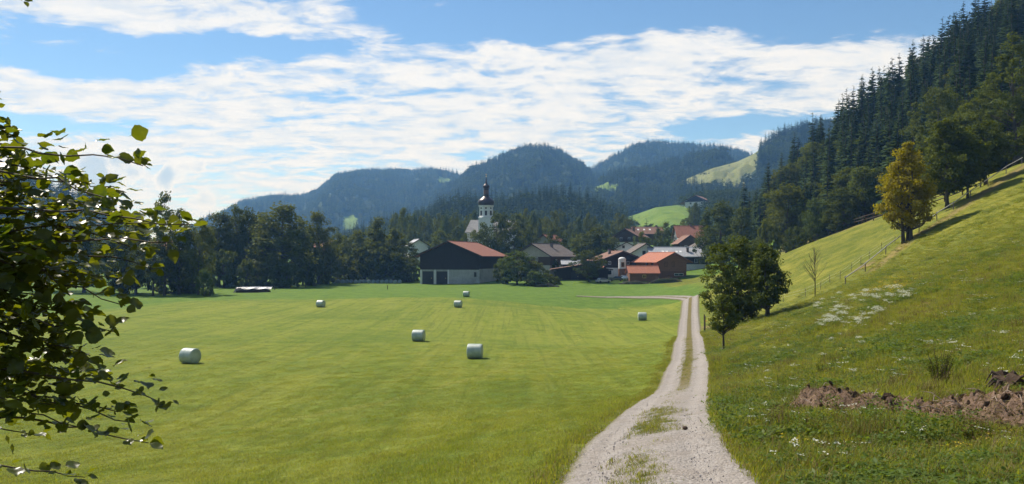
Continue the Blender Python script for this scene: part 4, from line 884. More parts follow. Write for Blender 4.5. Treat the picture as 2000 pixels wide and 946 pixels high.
def church():
    d = 330; g = G(949, d); zc = lambda py: P(949, py, d).z - g.z
    t = thing('church', 'village church with white octagonal tower and dark onion dome', 'church', (g.x, g.y, g.z - .3), 0.0)
    z1, z2 = zc(424), zc(399.5)
    MB().box(-3.1, 3.1, 0, 6.2, -2, z1).build('tower_shaft', MT['plaster'], t)
    MB().lathe([(3.55, z1 + .003), (3.55, z1 + .35), (3.15, z1 + .5)], 8, 0, 3.1, math.pi / 8).build('cornice', MT['trim_white'], t)
    oc = MB().lathe([(3.05, z1 + .3), (3.05, z2 - .5), (3.4, z2 - .3), (3.4, z2)], 8, 0, 3.1, math.pi / 8).build('belfry', MT['plaster'], t)
    for k in range(8):
        a = math.pi / 4 * k; r = 3.05 * math.cos(math.pi / 8) + .004; c = Vector((math.cos(a) * r, 3.1 + math.sin(a) * r, 0))
        for nm, w, h, z in (('belfry_window', .95, 2.0, z1 + .95), ('sound_hole', .75, .55, z1 + 3.75)):
            o = MB().box(-w/2, w/2, -.08, .02, 0, h).build(nm, MT['fascia'], oc, loc=(c.x, c.y, z), rot=(0, 0, a + math.pi / 2))
    prof = lambda L, z0, k: [(r * k, z0 + z * k) for r, z in L]
    H = zc(381) - z2
    on = [(2.9,0),(3.25,.12*H),(3.5,.28*H),(3.45,.45*H),(3.0,.62*H),(2.2,.78*H),(1.55,.9*H),(1.25,H)]
    dm = MB().lathe([(r, z2 + .01 + z) for r, z in on], 24, 0, 3.1).build('onion_dome', MT['copper_dark'], t, True)
    za, zb = zc(381), zc(364.5)
    ln = MB().lathe([(1.35, za), (1.35, za + .4), (1.05, za + .5), (1.05, zb - .4), (1.4, zb - .3), (1.4, zb)], 8, 0, 3.1).build('lantern', MT['copper_dark'], t)
    for k in range(8):
        a = math.pi / 4 * k + math.pi / 8; r = 1.05 * math.cos(math.pi / 8) + .003
        MB().box(-.22, .22, -.04, .02, 0, 1.7).build('lantern_opening', MT['brown_tile'], ln, loc=(math.cos(a) * r, 3.1 + math.sin(a) * r, za + .85), rot=(0, 0, a + math.pi / 2))
    zd = zc(357); h2 = zd - zb
    MB().lathe([(1.2, zb + .01), (1.5, zb + .3 * h2), (1.35, zb + .6 * h2), (.7, zb + .9 * h2), (.45, zd + .3), (.28, zd + 1.2), (.16, zd + 2.4), (.06, zc(343))], 18, 0, 3.1).build('spire', MT['copper_dark'], t, True)
    ztp = zc(343)
    MB().lathe([(.03, ztp - .1), (.22, ztp + .08), (.22, ztp + .25), (.03, ztp + .4)], 10, 0, 3.1).build('ball', MT['gold'], t, True)
    MB().box(-.05, .05, 3.05, 3.15, ztp + .38, zc(336.5)).box(-.38, .38, 3.06, 3.14, ztp + 1.0, ztp + 1.12).build('cross', MT['gold'], t)
    # nave: long roof, eaves towards the viewer
    x0, x1 = (906 - 949) / F * d, 13.0; ze, zr = zc(453), zc(427)
    MB().box(x0 + 1, x1, 7.0, 18, -2, ze).build('nave_wall', MT['plaster'], t)
    MB().hexa([(x0, 6.2, ze), (x1, 6.2, ze), (x1, 12.5, zr), (x0 + 2.2, 12.5, zr)], [(x0, 6.2, ze + .3), (x1, 6.2, ze + .3), (x1, 12.5, zr + .3), (x0 + 2.2, 12.5, zr + .3)]).build('nave_roof', MT['shingle'], t)
    MB().hexa([(x0, 18.8, ze), (x0 + 2.2, 12.504, zr), (x1, 12.504, zr), (x1, 18.8, ze)], [(x0, 18.8, ze + .3), (x0 + 2.2, 12.504, zr + .3), (x1, 12.504, zr + .3), (x1, 18.8, ze + .3)]).build('rear_roof', MT['shingle'], t)
    MB().add([(x0 + 1, 7.0, ze), (x0 + 1, 18, ze), (x0 + 2.5, 12.5, zr)], [(0, 1, 2)]).build('gable_wall', MT['plaster'], t)
    for x in (-5.5, 5.5, 9.5): window(t, 'f', 1, 1, x, 3.5, 1.1, 3.6, 'trim_white').location = (x, 6.997, 3.5)
church()

# ------------------------------------------------------------------ wrapped bales
def film_mat(name, c1, c2):
    m, T, out = mat_new(name); co = T.node('ShaderNodeTexCoord').outputs['Object']
    w = T.noise(T.mapping(co, (14, 2.5, 2.5)), 2.0, 4, .6, .6); b2 = T.noise(co, 2.2, 4)
    col = T.mix(T.ramp(b2, .35, .65), rgb(*c1), rgb(*c2))
    b = principled(T, col, .38, .5, bump(T, w, .7, .05)); T.l.new(b.outputs[0], out.inputs[0]); return m
MT['film'] = film_mat('pale_green_film', (.30,.36,.30), (.40,.46,.40)); MT['film_blue'] = film_mat('pale_blue_film', (.15,.21,.23), (.24,.31,.33))
def bale_meshes(seed, mat):
    rs = np.random.RandomState(seed); n, R, L = 30, .61, 1.22; prof = [(-.5,.80),(-.495,.90),(-.47,.965),(-.42,.995),(-.3,1.0),(-.1,1.01),(.1,1.005),(.3,1.0),(.42,.995),(.47,.965),(.495,.90),(.5,.80)]
    V = []; Fs = []
    for x, r in prof:
        for k in range(n):
            a = 6.2832 * k / n; q = R * r * (1 + .012 * math.sin(3 * a + x * 9) + rs.normal() * .006); z = q * math.sin(a)
            V.append((x * L + rs.normal() * .006, q * math.cos(a) * 1.02, max(z, -R * .93)))
    for i in range(len(prof) - 1):
        for k in range(n): Fs.append((i*n+k, (i+1)*n+k, (i+1)*n+(k+1)%n, i*n+(k+1)%n))
    body = new_mesh('wrapped_body', V, Fs, [mat], True); ends = []
    for s in (-1, 1):
        E = [(s * (L * .5 + .035), 0, 0)]; 
        for rr, dx in ((.4, .03), (.72, .012), (.815, -.004)):
            for k in range(n): a = 6.2832 * k / n; E.append((s * (L * .5 + dx + rs.normal() * .006), R * rr * math.cos(a), max(R * rr * math.sin(a), -R * .92)))
        Ff = [(0, 1 + k, 1 + (k + 1) % n) for k in range(n)]
        for j in range(2): Ff += [(1+j*n+k, 1+(j+1)*n+k, 1+(j+1)*n+(k+1)%n, 1+j*n+(k+1)%n) for k in range(n)]
        if s < 0: Ff = [f[::-1] for f in Ff]
        ends.append(new_mesh('end_film', E, Ff, [mat], True))
    return body, ends
BALE = bale_meshes(1, MT['film']); BALEB = bale_meshes(2, MT['film_blue'])
def bale(px, d, rz, label, group, src=BALE, s=1.0):
    g = G(px, d); t = thing('hay_bale', label, 'hay bale', (g.x, g.y, g.z + .565 * s), math.radians(rz), group, s)
    link('wrapped_body', src[0], t); [link('end_film', e, t) for e in src[1]]
for a in [(928,65,-6,'nearest pale green wrapped bale, right of the field centre'),(373,62.6,-24,'pale green wrapped bale nearest the hazel, end turned right'),(818,83,-10,'pale green wrapped bale in the middle of the field'),
          (895,134,-14,'wrapped bale just in front of the farthest one'),(911,166,-12,'farthest pale wrapped bale, in front of the barn'),(627,134,-20,'wrapped bale lying alone below the woodpile'),(1254,116,-4,'wrapped bale closest to the gravel track')]:
    bale(a[0], a[1], a[2], a[3], 'wrapped bales lying on the field')
for i in range(16):
    bale(652 + 8.6 * i, 262 + 1.2 * math.sin(i * 2.1) - i * .25, 90 + 8 * math.sin(i * 1.7), ['leftmost', 'second', 'third', 'fourth', 'fifth', 'sixth', 'seventh', 'eighth', 'ninth', 'tenth', 'eleventh', 'twelfth', 'thirteenth', 'fourteenth', 'fifteenth', 'last'][i] + ' pale blue bale of the row ending at the barn', 'bales in the row by the barn', BALEB, 1.05)

# ------------------------------------------------------------------ fences and posts
MT['post_wood'] = surf('weathered_post', (.12,.10,.08), (.20,.175,.145), 8, .9, .1, (1, 1, .2), .6, .01)
MT['grey_rail'] = surf('weathered_grey_rail', (.30,.29,.27), (.42,.41,.39), 8, .85, .15, (1, 1, 1), .5, .01)
MT['fence_dark'] = surf('dark_fence_wood', (.06,.045,.035), (.11,.085,.065), 8, .9, .1)
MT['tape'] = surf('fence_tape', (.55,.55,.5), (.65,.65,.6), 8, .6, .2)
MT['orange_paint'] = surf('orange_paint', (.75,.22,.03), (.8,.26,.05), 8, .5, .4)
_pm = {}
def fence(name, label, pts, ph, pr, rails, pmat, rmat, rr):
    base = pts[0]; t = thing(name, label, 'fence', base); rs = np.random.RandomState(len(pts))
    k = (ph, pr, pmat)
    if k not in _pm: _pm[k] = MB().lathe([(pr, -.4), (pr, ph * .55), (pr * .92, ph * .94), (pr * .5, ph)], 8).mesh('post', MT[pmat])
    for p in pts: link('post', _pm[k], t, p - base, (rs.normal() * .04, rs.normal() * .04, rs.uniform(0, 6)))
    for a, b in zip(pts[:-1], pts[1:]):
        for z in rails:
            A = a - base + Vector((0, -pr * 1.1, z + rs.normal() * .03)); B = b - base + Vector((0, -pr * 1.1, z + rs.normal() * .03)); D = (B - A) * .03
            MB().tube([A - D, A.lerp(B, .5) + Vector((0, 0, -.02)), B + D], [rr, rr * .95, rr * .9], 6).build('rail' if rr > .02 else 'wire', MT[rmat], t)
fence('wire_fence', 'thin wire fence with slim posts crossing the lower grassy slope', [ray_ground(*p) for p in FENCE_LOW], 1.05, .03, [.95, .6], 'post_wood', 'tape', .008)
fence('rail_fence', 'grey single-rail fence climbing past the yellow tree', MID_XY, 1.1, .06, [.95], 'post_wood', 'grey_rail', .06)
fence('wooden_fence', 'dark two-rail wooden fence along the top of the pasture', [ray_ground(*p) for p in FENCE_TOP], 1.35, .09, [1.15, .6], 'fence_dark', 'fence_dark', .07)
def gate():
    g = ray_ground(1377, 648); t = thing('field_gate', 'dark wooden gate beside the track seen edge-on, orange handle', 'gate', g, math.radians(78))
    for x in (0, 2.6): MB().box(x-.06, x+.06, -.06, .06, -.3, 1.75).build('post', MT['fence_dark'], t)
    for i in range(5): MB().box(.063, 2.537, -.03, .03, .25 + .3*i, .38 + .3*i).build('slat', MT['fence_dark'], t)
    MB().tube([(.0, -.10, 1.2), (-.28, -.16, 1.2)], [.05, .05], 8).build('handle', MT['orange_paint'], t)
gate()
for px, py, h, lab in ((757,566,1.1,'short dark post standing in the field right of the bale row'),(597,563,1.2,'thin post near the tree shadow by the tall clump'),(613,560,1.3,'left one of two posts below the slender tree'),(616.5,560.5,1.1,'right one of two posts below the slender tree'),(536,567,1.4,'post at the right end of the covered woodpile')):
    g = ray_ground(px, py); t = thing('post', lab, 'post', g); MB().lathe([(.10,-.3),(.10,h*.9),(.06,h)], 8).build('shaft', MT['fence_dark'], t); MB().lathe([(.16,-.02),(.13,.1),(.09,.14)], 8).build('collar', MT['post_wood'], t)

def woodpile():
    g = ray_ground(496, 572); t = thing('woodpile', 'low woodpile under silver and black plastic sheets', 'woodpile', g, math.radians(4)); rs = np.random.RandomState(4)
    mb = MB()
    for r in range(4):
        for i in range(22 - r): mb.tube([(-3.9 + .36*i + .18*r, -.9, .16 + .29*r), (-3.9 + .36*i + .18*r, .9, .16 + .29*r)], [.17, .16], 7)
    tag(mb.build('logs', MT['old_brown'], t), kind='stuff')
    MT['silver'] = film_mat('silver_sheet', (.22,.23,.25), (.36,.37,.39)); MT['black_sheet'] = film_mat('black_sheet', (.025,.025,.028), (.05,.05,.055))
    for nm, mt, x0, x1, dz, dp in (('sheet', 'black_sheet', -4.6, .4, 0, .75), ('sheet', 'silver', -2.7, 4.4, .06, .35)):
        n, k = 30, 12; V = []
        for i in range(n + 1):
            for j in range(k + 1):
                x = x0 + (x1 - x0) * i / n; v = j / k * 2 - 1; fr = dp * max(0, abs(v) - .6) * 2.4
                V.append((x, v * 1.35, 1.30 + dz - fr - .22 * abs(math.sin(x * 1.1)) * abs(v) + rs.normal() * .03 - (.9 if (mt == 'black_sheet' and x < -4) else 0) * (-4 - x) / .6))
        Fq = np.array([(i*(k+1)+j, (i+1)*(k+1)+j, (i+1)*(k+1)+j+1, i*(k+1)+j+1) for i in range(n) for j in range(k)])
        new = link(nm, new_mesh(nm, V, Fq, [MT[mt]], True), t)
woodpile()

def mast():
    b = P(517, 402, 2560); t = thing('radio_mast', 'thin radio mast standing on the far left ridge', 'mast', (b.x, b.y, b.z - 12)); H = P(517, 373, 2560).z - b.z + 12
    MB().tube([(0,0,0),(0,0,H*.7),(0,0,H)], [.9,.6,.25], 6).build('pole', MT['grey_rail'], t)
    for z in (.6, .8): MB().box(-1.6, 1.6, -.3, .3, H*z, H*z + .6).build('crossarm', MT['grey_rail'], t)
mast()

# ------------------------------------------------------------------ parked cars, turret, sheep
def car(px, d, rz, paint, label):
    g = G(px, d); t = thing('parked_car', label, 'car', g, math.radians(rz))
    m, T, out = mat_new('car_paint'); b = principled(T, rgb(*paint), .25, .6); b.inputs['Coat Weight'].default_value = .6; T.l.new(b.outputs[0], out.inputs[0])
    mb = MB().prism([(-2.1,.35),(2.1,.35),(2.15,.7),(1.9,.86),(1.15,.95),(-1.6,.98),(-2.12,.9),(-2.18,.6)], -.85, .85)
    mb.hexa([(-1.75,-.8,.975),(1.15,-.8,.945),(1.15,.8,.945),(-1.75,.8,.975)], [(-1.35,-.62,1.45),(.25,-.62,1.45),(.25,.62,1.45),(-1.35,.62,1.45)]); mb.build('body', m, t)
    for s in (-1, 1): MB().hexa([(-1.5,s*.80,1.0),(.95,s*.80,.98),(.95,s*.78,.98),(-1.5,s*.78,1.0)], [(-1.2,s*.70,1.36),(.25,s*.70,1.36),(.25,s*.66,1.36),(-1.2,s*.66,1.36)]).build('side_window', MT['glass'], t)
    MB().hexa([(1.13,-.7,.99),(1.20,-.7,.97),(1.20,.7,.97),(1.13,.7,.99)], [(.33,-.55,1.38),(.38,-.55,1.38),(.38,.55,1.38),(.33,.55,1.38)]).build('windscreen', MT['glass'], t)
    for x in (-1.35, 1.35):
        for y in (-.83, .83):
            w = MB().tube([(x, y-.1, .32), (x, y+.1, .32)], [.32, .32], 16).build('wheel', MT['door_dark'], t)
    for y in (-.6, .6): MB().box(2.12, 2.19, y-.18, y+.18, .62, .76).build('headlight', MT['trim_white'], t)
car(1203, 241, 170, (.02,.022,.028), 'dark car parked before the white chalet ground floor')
car(1218, 244, 100, (.30,.42,.55), 'light blue car parked beside the red annex')
car(1178, 236, 20, (.45,.46,.48), 'silver car parked at the end of the long dark shed')
def turret():
    g = G(1215, 252); t = thing('turret', 'small white round-topped turret on a red-brown base before the chalet', 'tower', g)
    R = 1.2; H = P(1215, 508, 252).z - g.z
    MB().lathe([(R*1.04,-.5),(R*1.04,H-2.75)], 16).build('base', MT['brown_wood'], t); MB().lathe([(R,H-2.745),(R,H),(R*1.08,H+.05),(R*1.08,H+.18)], 16).build('wall', MT['plaster'], t)
    MB().lathe([(R*1.05,H+.182),(R*.95,H+.5),(R*.6,H+.78),(.05,H+.9)], 16).build('dome', MT['trim_white'], t, True)
    o = MB().box(-.45,.55,-R-.06,-R+.25,H-2.3,H-.7).build('window', MT['brown_wood'], t); MB().box(-.25,.35,-R-.08,-R-.062,H-2.1,H-.9).build('pane', MT['glass'], o)
turret()
def brush_pile(px, d, w, h, label, mat):
    g = G(px, d); rs = np.random.RandomState(int(px)); V, Fq = leaf_quads(np.stack([rs.uniform(-w/2, w/2, 2600), rs.normal(size=2600) * .8, np.zeros(2600)], 1), rs.normal(size=(2600, 3)), np.ones(2600) * .3, np.ones(2600) * .08, rs)
    x = V[:, 0]; V[:, 2] += np.abs(rs.uniform(0, 1, 2600).repeat(4)) * h * np.clip(1 - (2 * x / w) ** 2, .1, 1) * (1 + .25 * np.sin(x * 2))
    t = thing('brush_heap', label, 'heap', g); m = new_mesh('twigs', V, Fq, [MT[mat]]); tag(link('twigs', m, t), kind='stuff')
    MB().lathe([(w*.42,-.2),(w*.36,h*.3),(w*.18,h*.62),(.1,h*.7)], 14).build('core', MT['wood_floor'], t, True).scale = (1, .25, 1)
brush_pile(1300, 232, 11, 1.9, 'heap of dark cut branches in front of the red annex', 'old_brown'); brush_pile(1238, 232, 9, 1.0, 'low heap of pale dry brush beside the parked cars', 'post_wood'); brush_pile(1068, 224, 7, .9, 'low bank of dry stalks and earth near the shrubs', 'post_wood')
def skin_body(name, verts, edges, rad, mat, parent):
    me = bpy.data.meshes.new(name); me.from_pydata(verts, edges, []); o = link(name, me, parent)
    md = o.modifiers.new('skin', 'SKIN')
    for i, r in enumerate(rad): me.skin_vertices[0].data[i].radius = (r, r)
    me.skin_vertices[0].data[0].use_root = True
    o.modifiers.new('sub', 'SUBSURF').levels = 2; o.modifiers['sub'].render_levels = 2; me.materials.append(mat); return o
MT['wool'] = surf('wool', (.62,.58,.50), (.74,.70,.62), 20, .95, .05, bmp=.8)
def sheep():
    g = ray_ground(1691, 421); t = thing('sheep', 'white sheep grazing above the wooden fence at the forest edge', 'sheep', (g.x, g.y + 3.0, g1(g.x, g.y + 3.0)), math.radians(170))
    V = [(-.35,0,.62),(0,0,.62),(.35,0,.65),(.55,0,.62),(.72,0,.42),(.82,0,.30),(-.45,0,.55),(-.52,0,.38)]; E = [(0,1),(1,2),(2,3),(3,4),(4,5),(0,6),(6,7)]; R = [.24,.27,.23,.13,.09,.06,.08,.03]
    for x, i in ((.30, 2), (-.32, 0)):
        for y in (-.13, .13):
            b = len(V); V += [(x, y, .42), (x + (.02 if i == 2 else -.04), y, .22), (x, y, .02)]; E += [(i, b), (b, b+1), (b+1, b+2)]; R += [.09, .045, .04]
    skin_body('body', V, E, R, MT['wool'], t)
    for s in (-1, 1): MB().lathe([(.01,0),(.035,.05),(.01,.12)], 6).build('ear', MT['wool'], t, loc=(.70, s*.07, .47), rot=(s*-1.7, 0, 0))
sheep()

# ------------------------------------------------------------------ grass and weeds (uncountable)
MT['mown'] = mown_material()
MT['meadow_grass'] = leafy('meadow_grass', (.16,.20,.028), (.28,.29,.05), (.23,.25,.042), .5, .6, .08, 1.5)
MT['weed'] = leafy('weed_leaves', (.075,.135,.024), (.14,.20,.038), (.12,.155,.032), .45, .5, .12, 2.0)
MT['dry_grass'] = leafy('dry_stalks', (.20,.15,.06), (.30,.23,.11), (.17,.13,.055), .25, .8, .1, 2.0, (1.2, 1.1, .7))
MT['white_flower'] = leafy('white_umbels', (.62,.62,.50), (.75,.75,.64), (.62,.63,.5), .25, .8, .1, 2.0, (1.0, 1.0, .9))
MT['yellow_flower'] = leafy('yellow_flowers', (.55,.40,.03), (.65,.48,.05), (.5,.38,.04), .25, .8, .1, 2.0, (1.0, 1.0, .6))
MT['cut_grass'] = leafy('pale_cut_grass', (.36,.38,.13), (.46,.47,.20), (.40,.42,.15), .4)
MT['dock'] = leafy('reddish_dock', (.085,.060,.030), (.15,.10,.045), (.07,.07,.025), .25, .8, .1, 2.0)
def blades(seed, n, size, h, w, lean, mats, frac=(1.0,)):
    rs = np.random.RandomState(seed); r = size * np.sqrt(rs.uniform(0, 1, n)) * .5; a = rs.uniform(0, 6.28, n); b = rs.uniform(0, 6.28, n)
    P0 = np.stack([r * np.cos(a), r * np.sin(a), np.full(n, -.03)], 1); H = h * rs.uniform(.45, 1.15, n); W = w * rs.uniform(.6, 1.3, n); Ln = lean * rs.uniform(.1, 1.2, n) * H
    u = np.stack([np.cos(b), np.sin(b), 0 * b], 1); v = np.stack([-np.sin(b), np.cos(b), 0 * b], 1); up = np.array([0, 0, 1.0])
    M1 = P0 + up * (H * .6)[:, None] + u * (Ln * .35)[:, None]; Tp = P0 + up * (H * .95)[:, None] + u * Ln[:, None]
    V = np.stack([P0 - v * W[:, None] * .5, P0 + v * W[:, None] * .5, M1 + v * W[:, None] * .4, M1 - v * W[:, None] * .4, Tp], 1).reshape(-1, 3)
    i = np.arange(n) * 5; F_ = []
    for k in i: F_ += [(k, k+1, k+2, k+3), (k+3, k+2, k+4)]
    c = np.cumsum(frac); mi = np.searchsorted(c, rs.uniform(0, c[-1], n)).repeat(2)
    return new_mesh('blades', V, F_, [MT[m] for m in mats], False, np.clip(mi, 0, len(mats) - 1))
def leafclump(seed, n, size, h, leaf, mats, frac=(1.0,), top=None, ntop=0, topsize=.03):
    rs = np.random.RandomState(seed); C = np.stack([rs.normal(size=n) * size * .3, rs.normal(size=n) * size * .3, h * rs.uniform(.05, 1, n) ** .8], 1)
    N = rs.normal(size=(n, 3)) * .6 + np.array([0, 0, .9]); N /= np.linalg.norm(N, axis=1)[:, None]
    V, Fq = leaf_quads(C, N, leaf * rs.uniform(.6, 1.4, n), leaf * .5 * rs.uniform(.6, 1.4, n), rs); mi = np.zeros(n, int)
    if top:
        um = []
        for k in range(ntop):
            c = np.array([rs.normal() * size * .3, rs.normal() * size * .3, h * rs.uniform(.85, 1.35)]); m = 9
            um.append(c + np.stack([rs.normal(size=m) * topsize, rs.normal(size=m) * topsize, rs.normal(size=m) * topsize * .25], 1))
        um = np.vstack(um); N2 = rs.normal(size=um.shape) * .4 + np.array([0, 0, 1.0]); N2 /= np.linalg.norm(N2, axis=1)[:, None]
        V2, F2 = leaf_quads(um, N2, np.full(len(um), topsize * .9), np.full(len(um), topsize * .8), rs); F2 = F2 + len(V); V = np.vstack([V, V2]); Fq = np.vstack([Fq, F2]); mi = np.concatenate([mi, np.ones(len(um), int)])
        mats = [mats[0], top]
    return new_mesh('clump', V, Fq, [MT[m] for m in mats], False, mi)
rs = np.random.RandomState(12)
def field_points(n, d0, d1, p0=-120, p1=2120):
    d = rs.uniform(d0, d1, n); px = rs.uniform(p0, p1, n); x = (px - 1000) / F * d; return x, d
def spread(name, label, X, Y, protos, pid, scl):
    n = len(X); rot = np.zeros((n, 3)); rot[:, 2] = rs.uniform(0, 6.28, n); rot[:, :2] = rs.normal(size=(n, 2)) * .06
    scatter(name, label, protos, np.stack([X, Y, gz(X, Y)], 1), rot, scl, pid)
HEAP = [tuple(ray_ground(*p))[:2] for p in ((1545,795),(1690,800),(1790,805),(1880,814),(1960,822),(2060,830),(2150,838))]
# mown field: short stubble
X, Y = field_points(26000, 9, 85, -120, 1500); s = road_s(X, Y); k = (s < -1.35 - .18 * rs.uniform(0, 1, len(X))) & (rs.uniform(0, 1, len(X)) < np.clip((85 - Y) / 50, 0, 1)); X, Y = X[k], Y[k]
pr = [blades(1, 90, .75, .07, .010, 1.2, ['mown', 'dry_grass'], (.9, .1)), blades(2, 90, .75, .08, .010, 1.1, ['mown', 'meadow_grass'], (.75, .25)), blades(3, 90, .75, .06, .010, 1.3, ['mown', 'dry_grass'], (.8, .2))]
sc_ = (.75 + .012 * Y) * rs.uniform(.8, 1.25, len(X)); spread('grass', 'short mown grass of the field', X, Y, pr, rs.randint(0, 3, len(X)), np.stack([sc_, sc_, (.8 + .3 * fbm(X, Y, 6)) * rs.uniform(.7, 1.3, len(X))], 1))
_la = catmull(LINE_A, 60); _k = rs.randint(0, len(_la), 900); X = _la[_k, 0] + rs.normal(size=900) * .22; Y = _la[_k, 1] + rs.normal(size=900) * .3
spread('grass', 'thin windrow of left cut grass across the field', X, Y, [blades(9, 70, .5, .045, .014, 2.0, ['cut_grass', 'mown'], (.7, .3))], np.zeros(900, int), rs.uniform(1.0, 1.7, 900))
# field edge by the track and middle strip of the track: longer tufts
L_ = rs.uniform(0, 1, 5200) ** 1.0; d = 6 + 84 * L_; cxy = np.array([RC[np.argmin(np.abs(RC[:, 1] - v))] for v in d]); cx_ = np.interp(d, RC[:200, 1], RC[:200, 0])
side = rs.choice([-1, 1], len(d), p=[.14, .86]); off = side * (1.42 + np.abs(rs.normal(size=len(d))) * .28); X, Y = cx_ + off, d
spread('grass', 'longer grass tufts along both edges of the track', X, Y, [blades(5, 60, .5, .11, .011, .7, ['meadow_grass', 'weed', 'dry_grass'], (.6, .3, .1)), blades(6, 60, .5, .085, .011, .8, ['meadow_grass', 'dry_grass'], (.8, .2))], rs.randint(0, 2, len(X)), rs.uniform(.6, 1.3, len(X)))
d = np.concatenate([rs.uniform(9, 25, 2200), rs.uniform(25, 120, 4200)]); cx_ = np.interp(d, RC[:200, 1], RC[:200, 0]); q = rs.normal(size=len(d)) * .2
dens = np.where(d > 42, .9, np.where((d > 15.5) & (d < 23), 1.0 * (fbm(cx_ * 3, d, 2.5) > -.5), np.where((d > 9.8) & (d < 13.2), 1.0 * (fbm(cx_ * 3 + q * 4, d, 1.2) > -.2), .08)))
k = rs.uniform(0, 1, len(d)) < dens; X, Y = cx_[k] + q[k] - np.where(d[k] < 14, .12, 0), d[k]
spread('grass', 'grass and dry stalks on the middle strip of the track', X, Y, [blades(7, 40, .34, .09, .010, .9, ['meadow_grass', 'dry_grass'], (.6, .4)), blades(8, 36, .34, .07, .010, 1.0, ['dry_grass', 'weed'], (.6, .4))], rs.randint(0, 2, len(X)), rs.uniform(.5, 1.2, len(X)))
# hillside: rough uncut growth
X, Y = field_points(30000, 6, 100, 1200, 2150); s = road_s(X, Y); k = (s > 1.55) & (rs.uniform(0, 1, len(X)) < np.clip((110 - Y) / 55, 0, 1)) & (seg_dist(X, Y, HEAP) > .55); X, Y = X[k], Y[k]; n = len(X)
tall = np.clip(.75 + .45 * fbm(X, Y, 7), .25, 1.4); wet = fbm(X + 40, Y, 11)
pr = [blades(11, 80, .7, .26, .012, .8, ['meadow_grass', 'dry_grass'], (.85, .15)), blades(12, 80, .7, .34, .012, .7, ['meadow_grass', 'weed', 'dry_grass'], (.5, .35, .15)), leafclump(13, 110, .8, .28, .11, ['weed']),
      leafclump(14, 90, .7, .2, .08, ['weed']), leafclump(15, 70, .7, .38, .07, ['weed'], (1,), 'white_flower', 5, .035), leafclump(16, 60, .6, .3, .07, ['meadow_grass'], (1,), 'yellow_flower', 4, .025), blades(17, 45, .6, .5, .009, .5, ['dry_grass', 'dock'], (.6, .4)), leafclump(18, 100, .6, .5, .10, ['dock'])]
pid = np.select([rs.uniform(0, 1, n) < .36, wet > .25, wet < -.45], [0, rs.choice([2, 3, 1], n), rs.choice([0, 6, 1], n, p=[.6, .15, .25])], rs.choice([0, 1, 3, 4, 5, 6], n, p=[.38, .30, .18, .03, .03, .08]))
sc_ = (.62 + .010 * Y) * rs.uniform(.7, 1.3, n); zsc = sc_ * tall * np.where(Y > 45, .55, .85); upper = sstep(Y + .4 * X, 62, 85); zsc *= 1 - .45 * upper
pid = np.where((upper > .5) & np.isin(pid, [4, 6, 7]), 0, pid)
spread('grass', 'rough uncut grass and weeds on the hillside', X, Y, pr, pid, np.stack([sc_, sc_, zsc], 1))
# flower patches and dark weed beds placed where the photograph shows them
def bed(name, label, polys, protos, n, s0, s1, jit=.5):
    xs, ys = [], []
    for poly in polys:
        p = np.array(poly, float); lo, hi = p.min(0), p.max(0); c = 0
        while c < n * 6 and len(xs) < n * (polys.index(poly) + 1):
            q = rs.uniform(lo, hi); c += 1
            if in_poly(q[0], q[1], poly): g = ray_ground(q[0], q[1]); xs.append(g.x + rs.normal() * jit); ys.append(g.y + rs.normal() * jit)
    spread(name, label, np.array(xs), np.array(ys), protos, rs.randint(0, len(protos), len(xs)), rs.uniform(s0, s1, len(xs)))
UMB = [leafclump(31, 60, .8, .5, .09, ['weed'], (1,), 'white_flower', 26, .075), leafclump(32, 60, .8, .42, .09, ['weed'], (1,), 'white_flower', 18, .065)]
bed('flowers', 'drifts of white umbel flowers on the hillside', [[(1585,592),(1640,582),(1690,584),(1684,600),(1640,606),(1596,608)], [(1600,600),(1680,604),(1676,618),(1610,622)], [(1608,628),(1632,624),(1638,640),(1614,642)], [(1732,574),(1765,570),(1775,590),(1742,596)], [(1678,574),(1704,570),(1708,582),(1684,586)], [(1665,628),(1698,622),(1694,640),(1668,642)]], UMB, 12, .35, .8)
bed('flowers', 'scattered small white flowers across the slope', [[(1560,640),(1960,610),(1990,680),(1600,720)], [(1460,690),(1700,640),(1760,740),(1500,760)]], UMB, 16, .2, .4)
bed('flowers', 'patch of yellow flowers above the white ones', [[(1700,580),(1725,560),(1775,556),(1770,578),(1720,592)]], [leafclump(33, 70, .8, .5, .09, ['weed'], (1,), 'yellow_flower', 12, .045)], 30, .6, 1.0)
bed('weeds', 'dark leafy weeds in front of the soil heap', [[(1400,740),(1560,760),(1560,850),(1420,830)], [(1560,812),(1740,835),(1720,872),(1580,860)], [(1780,835),(1900,840),(1880,880),(1770,872)]], [leafclump(34, 130, .5, .55, .075, ['weed']), blades(35, 70, .45, .6, .010, .45, ['weed', 'dock', 'dry_grass'], (.5, .3, .2)), leafclump(36, 120, .45, .5, .05, ['dock'])], 30, .3, .95, .45)
bed('weeds', 'tall fresh grass at the lower right corner', [[(1880,900),(2060,850),(2060,990),(1850,990)], [(1500,900),(1600,870),(1720,940),(1520,960)]], [blades(37, 70, .5, .42, .010, .8, ['meadow_grass', 'weed', 'dry_grass'], (.5, .2, .3)), blades(38, 70, .5, .36, .010, .9, ['mown', 'meadow_grass', 'dry_grass'], (.3, .4, .3)), leafclump(39, 80, .4, .25, .06, ['weed'])], 70, .4, .95, .25)

